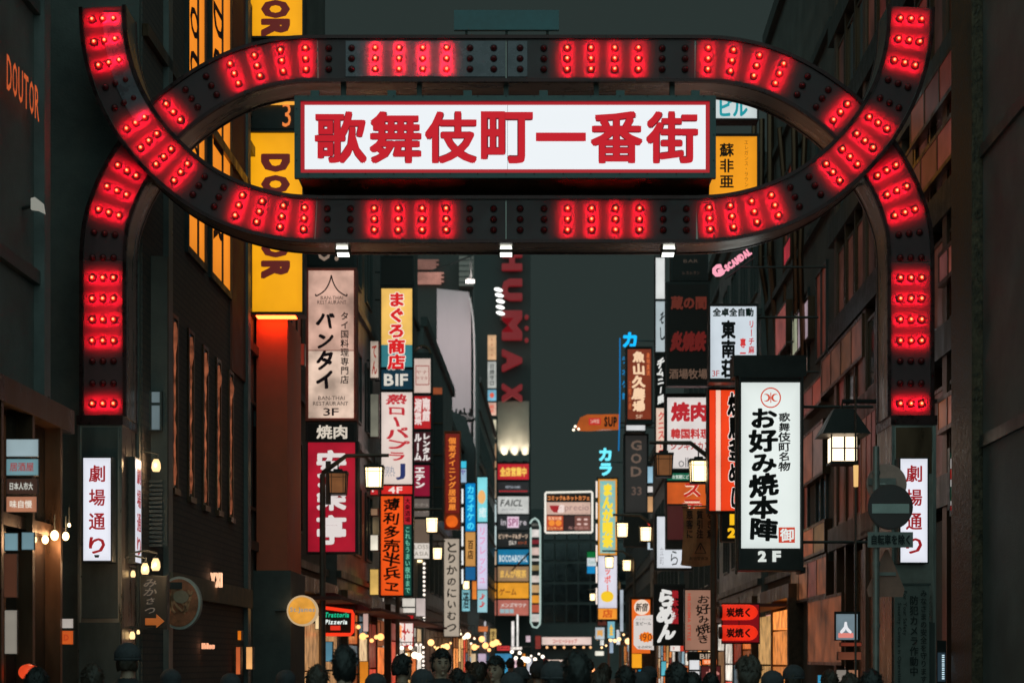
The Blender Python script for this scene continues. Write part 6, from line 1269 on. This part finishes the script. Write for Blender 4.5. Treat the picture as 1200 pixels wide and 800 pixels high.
# ------------------------------------------------------------------ people in the crowd
SKIN = surf('skin', (.42, .24, .17), .5, 0, .08, 20); HAIRM = surf('black_hair', (.016, .014, .013), .45, 0, .4, 60, .5, 90, stretch=(1, 1, .25)); HAIRB = surf('brown_hair', (.05, .03, .02), .45, 0, .4, 60, .5, 90, stretch=(1, 1, .25))
TROU = surf('dark_trousers', (.03, .032, .038), .8, 0, .2, 10); SHOE = surf('black_shoes', (.02, .02, .02), .4)
COATS = [surf('black_coat', (.022, .023, .025), .75, 0, .25, 9, .3, 80), surf('charcoal_coat', (.05, .05, .052), .8, 0, .25, 9, .3, 80), surf('navy_coat', (.025, .03, .05), .8, 0, .25, 9, .3, 80), surf('brown_coat', (.09, .06, .04), .8, 0, .25, 9, .3, 80)]
def body_mesh(kind, coat):
    """one continuous figure, 1.75 m tall, facing the camera (-y); kind 0 standing, 1 mid-stride, 2 one hand raised"""
    b = MB(); st = (0, .22, .06)[kind]
    b.tube([(0, .01, .86), (0, 0, .96), (0, -.01, 1.08), (0, 0, 1.24), (0, .01, 1.38), (0, .01, 1.46), (0, .01, 1.50)], [.13, .155, .145, .16, .165, .12, .07], 14)
    b.ell((0, .01, 1.40), .195, .105, .075, 16, 8); b.ell((0, 0, 1.25), .165, .12, .17, 16, 8); b.ell((0, .02, .93), .165, .125, .12, 16, 8)
    b.tube([(0, .015, 1.44), (0, .0, 1.56)], [.062, .056], 12)
    for s_ in (-1, 1):
        f = s_ * st
        b.tube([(s_ * .085, .01, .92), (s_ * .095, -f * .45, .50), (s_ * .10, -f + .02 + (abs(f) * .3 if f < 0 else 0), .09)], [.095, .062, .045], 12)
        b.ell((s_ * .10, -f - .05, .045), .045, .13, .045, 10, 6)
        sh = Vector((s_ * .195, .01, 1.40))
        if kind == 2 and s_ > 0: el = Vector((s_ * .27, -.05, 1.14)); wr = Vector((s_ * .17, -.26, 1.30))
        else: el = Vector((s_ * .255, .03 + f * .5, 1.12)); wr = Vector((s_ * .245, -.05 + f * .9, .88))
        b.tube([sh, sh.lerp(el, .5), el, el.lerp(wr, .5), wr], [.062, .055, .047, .042, .031], 10)
        dr = (wr - el).normalized(); side = Vector((0, -1, 0)) if abs(dr.y) < .7 else Vector((1, 0, 0)); side = (side - dr * side.dot(dr)).normalized(); nrm = dr.cross(side)
        p = wr + dr * .045; b.tube([wr, p, wr + dr * .085], [.028, .036, .033], 8)
        for k, ln in enumerate((.072, .082, .076, .06)):
            r0 = wr + dr * .08 + side * (.027 - .018 * k)
            b.tube([r0, r0 + dr * ln * .55 + nrm * .006, r0 + dr * ln + nrm * .022 * -s_], [.0098, .009, .0075], 6)
        r0 = wr + dr * .03 + side * .03; b.tube([r0, r0 + dr * .03 + side * .022, r0 + dr * .06 + side * .024], [.012, .011, .009], 6)
    # head
    h = MB(); h.ell((0, 0, 0), 1, 1, 1, 28, 20); cz = 1.635; vs = []
    for (x, y, z) in h.v:
        jaw = max(0, -z); wx = .077 * (1 - .30 * jaw ** 1.6); y2 = y
        yy = .096 * y2 * (1 - .18 * jaw) - .012 * jaw
        if y < 0: yy *= .93; 
        e = math.exp(-(((abs(x) - .42) / .2) ** 2 + ((z - .05) / .16) ** 2)) if y < 0 else 0
        yy += .012 * e
        vs.append((x * wx, yy, cz + z * .118))
    b.add(vs, h.f)
    b.ell((0, -.092, 1.618), .013, .018, .022, 8, 6); b.ell((0, -.084, 1.645), .009, .012, .03, 8, 6); b.ell((0, -.083, 1.578), .024, .012, .010, 10, 6); b.ell((0, -.078, 1.545), .022, .02, .016, 8, 6)
    b.ell((0, -.080, 1.672), .05, .012, .010, 10, 6)
    for s_ in (-1, 1): b.ell((s_ * .078, .008, 1.628), .010, .020, .032, 8, 6)
    # collar
    b.tube([(0, .012, 1.445), (0, .01, 1.50)], [.105, .082], 14)
    o = b.build('body_source', [SKIN]); md = o.modifiers.new('r', 'REMESH'); md.mode = 'VOXEL'; md.voxel_size = .0095; md.use_smooth_shade = True
    dg = bpy.context.evaluated_depsgraph_get(); me = bpy.data.meshes.new_from_object(o.evaluated_get(dg)); me.name = 'body'
    src = o.data; bpy.data.objects.remove(o); bpy.data.meshes.remove(src)
    me.materials.clear()
    for m_ in (SKIN, coat, TROU, SHOE): me.materials.append(m_)
    for p in me.polygons:
        c = p.center; z = c.z
        if z > 1.505: i = 0
        elif z < .085: i = 3
        elif kind == 2 and c.x > .05 and c.y < -.235 and z > 1.2: i = 0
        elif abs(c.x) > .185 and z < .875: i = 0
        elif z < .88: i = 2
        else: i = 1
        p.material_index = i; p.use_smooth = True
    return me
def hair_mesh(kind):
    h = MB(); h.smooth = True; n, m_ = 40, 26; r = random.Random(kind); vs = []; g = MB(); g.ell((0, 0, 0), 1, 1, 1, n, m_)
    keep = {}
    for i, (x, y, z) in enumerate(g.v):
        front = -y
        a = math.atan2(y, x); wob = .07 * math.sin(a * 2 + kind * 2 + z * 2) + .05 * math.sin(a * 5 + z * 4 + kind) + .04 * math.sin(a * 13 - z * 11) + r.uniform(-.03, .03)
        if kind == 0: wob += .05 * math.sin(a * 23 + z * 19)      # curly
        k = 1.10 + wob + (.05 if z > .3 else 0)
        low = (-.55, -.6, -1.0)[kind]
        hl = .35 + .1 * math.sin(a * 7) if front > .25 else (low if front < .45 else .2)
        vs.append((x * .080 * k, y * .100 * k + .004, 1.640 + max(z, -1) * .122 * k)); keep[i] = z > hl
    h.v = vs; h.f = [f for f in g.f if all(keep[i] for i in f)]; h.m = [0] * len(h.f)
    # thicken by an inner copy a little smaller
    nn = len(h.v); h.v += [(a * .93, b * .93, 1.635 + (c - 1.635) * .93) for a, b, c in vs]
    cnt = {}
    for f in h.f:
        for i in range(len(f)): cnt[(f[i], f[(i + 1) % len(f)])] = 1
    ed = [(a, b) for (a, b) in cnt if (b, a) not in cnt]
    h.f += [tuple(i + nn for i in reversed(f)) for f in list(h.f)] + [(b, a, a + nn, b + nn) for a, b in ed]; h.m = [0] * len(h.f)
    for q in range(260):   # loose tufts
        a = r.uniform(0, 2 * PI); z = r.uniform(.1, .98); rr = math.sqrt(1 - z * z); x, y = rr * math.cos(a), rr * math.sin(a)
        if -y > .3 and z < .5: continue
        p0 = Vector((x * .084, y * .104, 1.64 + z * .13)); tn = Vector((r.uniform(-1, 1), r.uniform(-1, 1), r.uniform(-.8, .4))) * .034
        h.tube([p0, p0 * 1 + tn * .6 + Vector((x, y, z)) * .008, p0 + tn + Vector((x, y, z * .3)) * .004], [.006, .004, .001], 4)
    return h.mesh('hair', HAIRM)
BOD = {(k, c): None for k in (0, 1, 2) for c in range(4)}
base_b = [body_mesh(k, COATS[0]) for k in (0, 1, 2)]
def get_body(k, c):
    if BOD[(k, c)] is None:
        me = base_b[k].copy(); me.materials[1] = COATS[c]; BOD[(k, c)] = me
    return BOD[(k, c)]
HM = [hair_mesh(k) for k in (0, 1, 2)]
for k in (0, 1, 2): m3 = HM[k].copy(); m3.materials[0] = HAIRB; HM.append(m3)
hb = MB(); hb.smooth = True; hb.tube([(0, .004, 1.655), (0, .004, 1.69), (0, .006, 1.73), (0, .008, 1.775), (0, .008, 1.80)], [.104, .112, .108, .078, .03], 24); hb.tube([(0, .004, 1.652), (0, .004, 1.672)], [.112, .115], 24); HAT = hb.mesh('hat', surf('knitted_hat', (.06, .055, .06), .9, 0, .3, 30, .4, 120))
eye = MB(); eye.smooth = True; eye.ell((0, 0, 0), .012, .006, .0055, 10, 6); EYE = eye.mesh('eye', surf('eye_dark', (.02, .015, .012), .2))
brow = MB(); brow.tube([(-.018, 0, 0), (0, -.003, .004), (.018, .004, 0)], [.003, .004, .002], 5); BROW = brow.mesh('eyebrow', HAIRM)
lips = MB(); lips.smooth = True; lips.ell((0, 0, 0), .022, .006, .0055, 10, 6); LIPS = lips.mesh('mouth', surf('lips', (.25, .09, .07), .5))
def person(px, top, d, rz, k, c, hk, lb, detail=True):
    ht = Z(top, d) ; sc = ht / 1.775
    t = thing('person', lb, 'person', (X(px, d), d, 0), 'people in the crowd'); t.rotation_euler = (0, 0, rz); t.scale = (sc, sc, sc)
    def ch(name, me, loc=(0, 0, 0)):
        o = bpy.data.objects.new(name, me); COL.objects.link(o); o.parent = t; o.location = loc; return o
    ch('body', get_body(k, c)); ch('hair', HM[hk if (int(px) % 3) else hk + 3])
    if int(px * 7) % 5 == 0: ch('hat', HAT)
    if detail:
        for s_ in (-1, 1): ch('eye', EYE, (s_ * .030, -.0785, 1.643)); ch('eyebrow', BROW, (s_ * .031, -.088, 1.662))
        ch('mouth', LIPS, (0, -.0935, 1.578))
B = PI
crowd = [(472, 767, 17.5, B - .9, 0, 0, 0, 'person with curly dark hair seen from behind, in front of the red low sign', 0), (517, 760, 17, .25, 0, 0, 1, 'person with messy fringe facing the camera, left of the face in the middle', 1),
         (581, 769, 17.5, -.45, 0, 0, 2, 'young person with dark hair looking half left, their face lit, near the middle', 1), (676, 763, 11.5, B + .1, 0, 0, 2, 'large dark-coated person seen from behind, nearest the camera, below the sky gap', 0),
         (650, 777, 13.5, B - .2, 1, 1, 1, 'person in charcoal behind the left shoulder of the large dark-coated one', 0), (793, 776, 14, B, 0, 0, 1, 'person with smooth black hair from behind, below the beige banner board', 0),
         (876, 769, 13.5, B + .7, 1, 0, 1, 'person walking away in black, below the two long red lanterns', 0), (1021, 784, 14, B - .4, 0, 1, 1, 'person low at the right, beside the road sign post', 0),
         (150, 756, 15.5, B - .3, 0, 0, 1, 'tall person in black from behind, before the left gate pillar side', 0), (43, 783, 13.5, B, 0, 0, 0, 'person at the bottom left corner covering the red lantern edge', 0), (108, 778, 14.5, B + .3, 0, 0, 1, 'person in black directly under the left street name box', 0),
         (404, 757, 12.8, B, 0, 0, 2, 'tall dark person from behind, under the neon trattoria sign', 0), (372, 779, 14, B - .2, 1, 2, 1, 'person in navy left of the tall dark one under the neon sign', 0),
         (440, 791, 16, B + .5, 0, 0, 1, 'short person between the tall dark one and the curly-haired one', 0), (733, 780, 16, B - .1, 0, 1, 1, 'person in charcoal below the square brown dotted board', 0), (536, 783, 19, B, 1, 2, 1, 'short person right of the messy-fringed one, seen from behind', 0),
         (558, 776, 19.5, B + .4, 0, 3, 1, 'brown-coated person just left of the face in the middle', 0), (610, 783, 20, B - .5, 1, 0, 1, 'short person right of the face in the middle', 0), (630, 777, 23, B, 1, 1, 0, 'person further back between the middle face and the large dark one', 0),
         (200, 786, 17, B, 0, 1, 1, 'person below the round bowl sign', 0), (335, 787, 18, B - .3, 1, 0, 1, 'person below the round golden sign', 0),
         (708, 777, 22, B, 1, 0, 1, 'person right of the large dark-coated one, further back', 0), (760, 782, 21, B + .3, 0, 2, 2, 'person in navy before the teal ticket signboard', 0), (833, 788, 19, B, 1, 0, 1, 'person at the foot of the nearest right lamp pole', 0), (930, 781, 17, B - .4, 0, 1, 2, 'person below the cream paper screen window', 0), (972, 785, 18, B, 1, 0, 1, 'person before the copper shop panel', 0)]
crowd += [(495, 786, 15.5, B + .2, 0, 1, 2, 'short long-haired person between the curly-haired head and the messy-fringed one', 0), (548, 789, 16, B - .3, 1, 0, 1, 'low head just in front of the brown-coated person', 0), (600, 790, 15, B, 0, 2, 2, 'low long-haired head right of the face in the middle', 0), (702, 786, 15, B + .2, 0, 1, 0, 'low curly head touching the right shoulder of the large dark-coated person', 0),
          (750, 789, 16.5, B, 1, 0, 1, 'low head between the charcoal and navy people on the right', 0), (812, 788, 15.5, B - .2, 0, 3, 2, 'low brown-coated person right of the smooth black-haired one', 0), (905, 788, 15.5, B, 0, 0, 1, 'low head right of the person walking away in black', 0), (996, 790, 15, B + .3, 0, 1, 0, 'low curly head between the copper shop panel and the road sign post', 0), (270, 791, 17, B, 1, 1, 1, 'low head under the slim orange window strips', 0)]
for p in crowd: person(*p[:8], detail=bool(p[8]))
rr = random.Random(5)
words = ['first', 'second', 'third', 'fourth', 'fifth', 'sixth', 'seventh', 'eighth', 'ninth', 'tenth']
for i in range(10):
    person(548 + i * 16 + rr.uniform(-4, 4), 773 + rr.uniform(-2, 3), rr.uniform(27, 44), B + rr.uniform(-.5, .5), rr.choice((0, 1)), rr.choice((0, 1, 2, 3)), rr.choice((0, 1, 2)), words[i] + ' from the left of the distant walkers in the middle of the street', False)
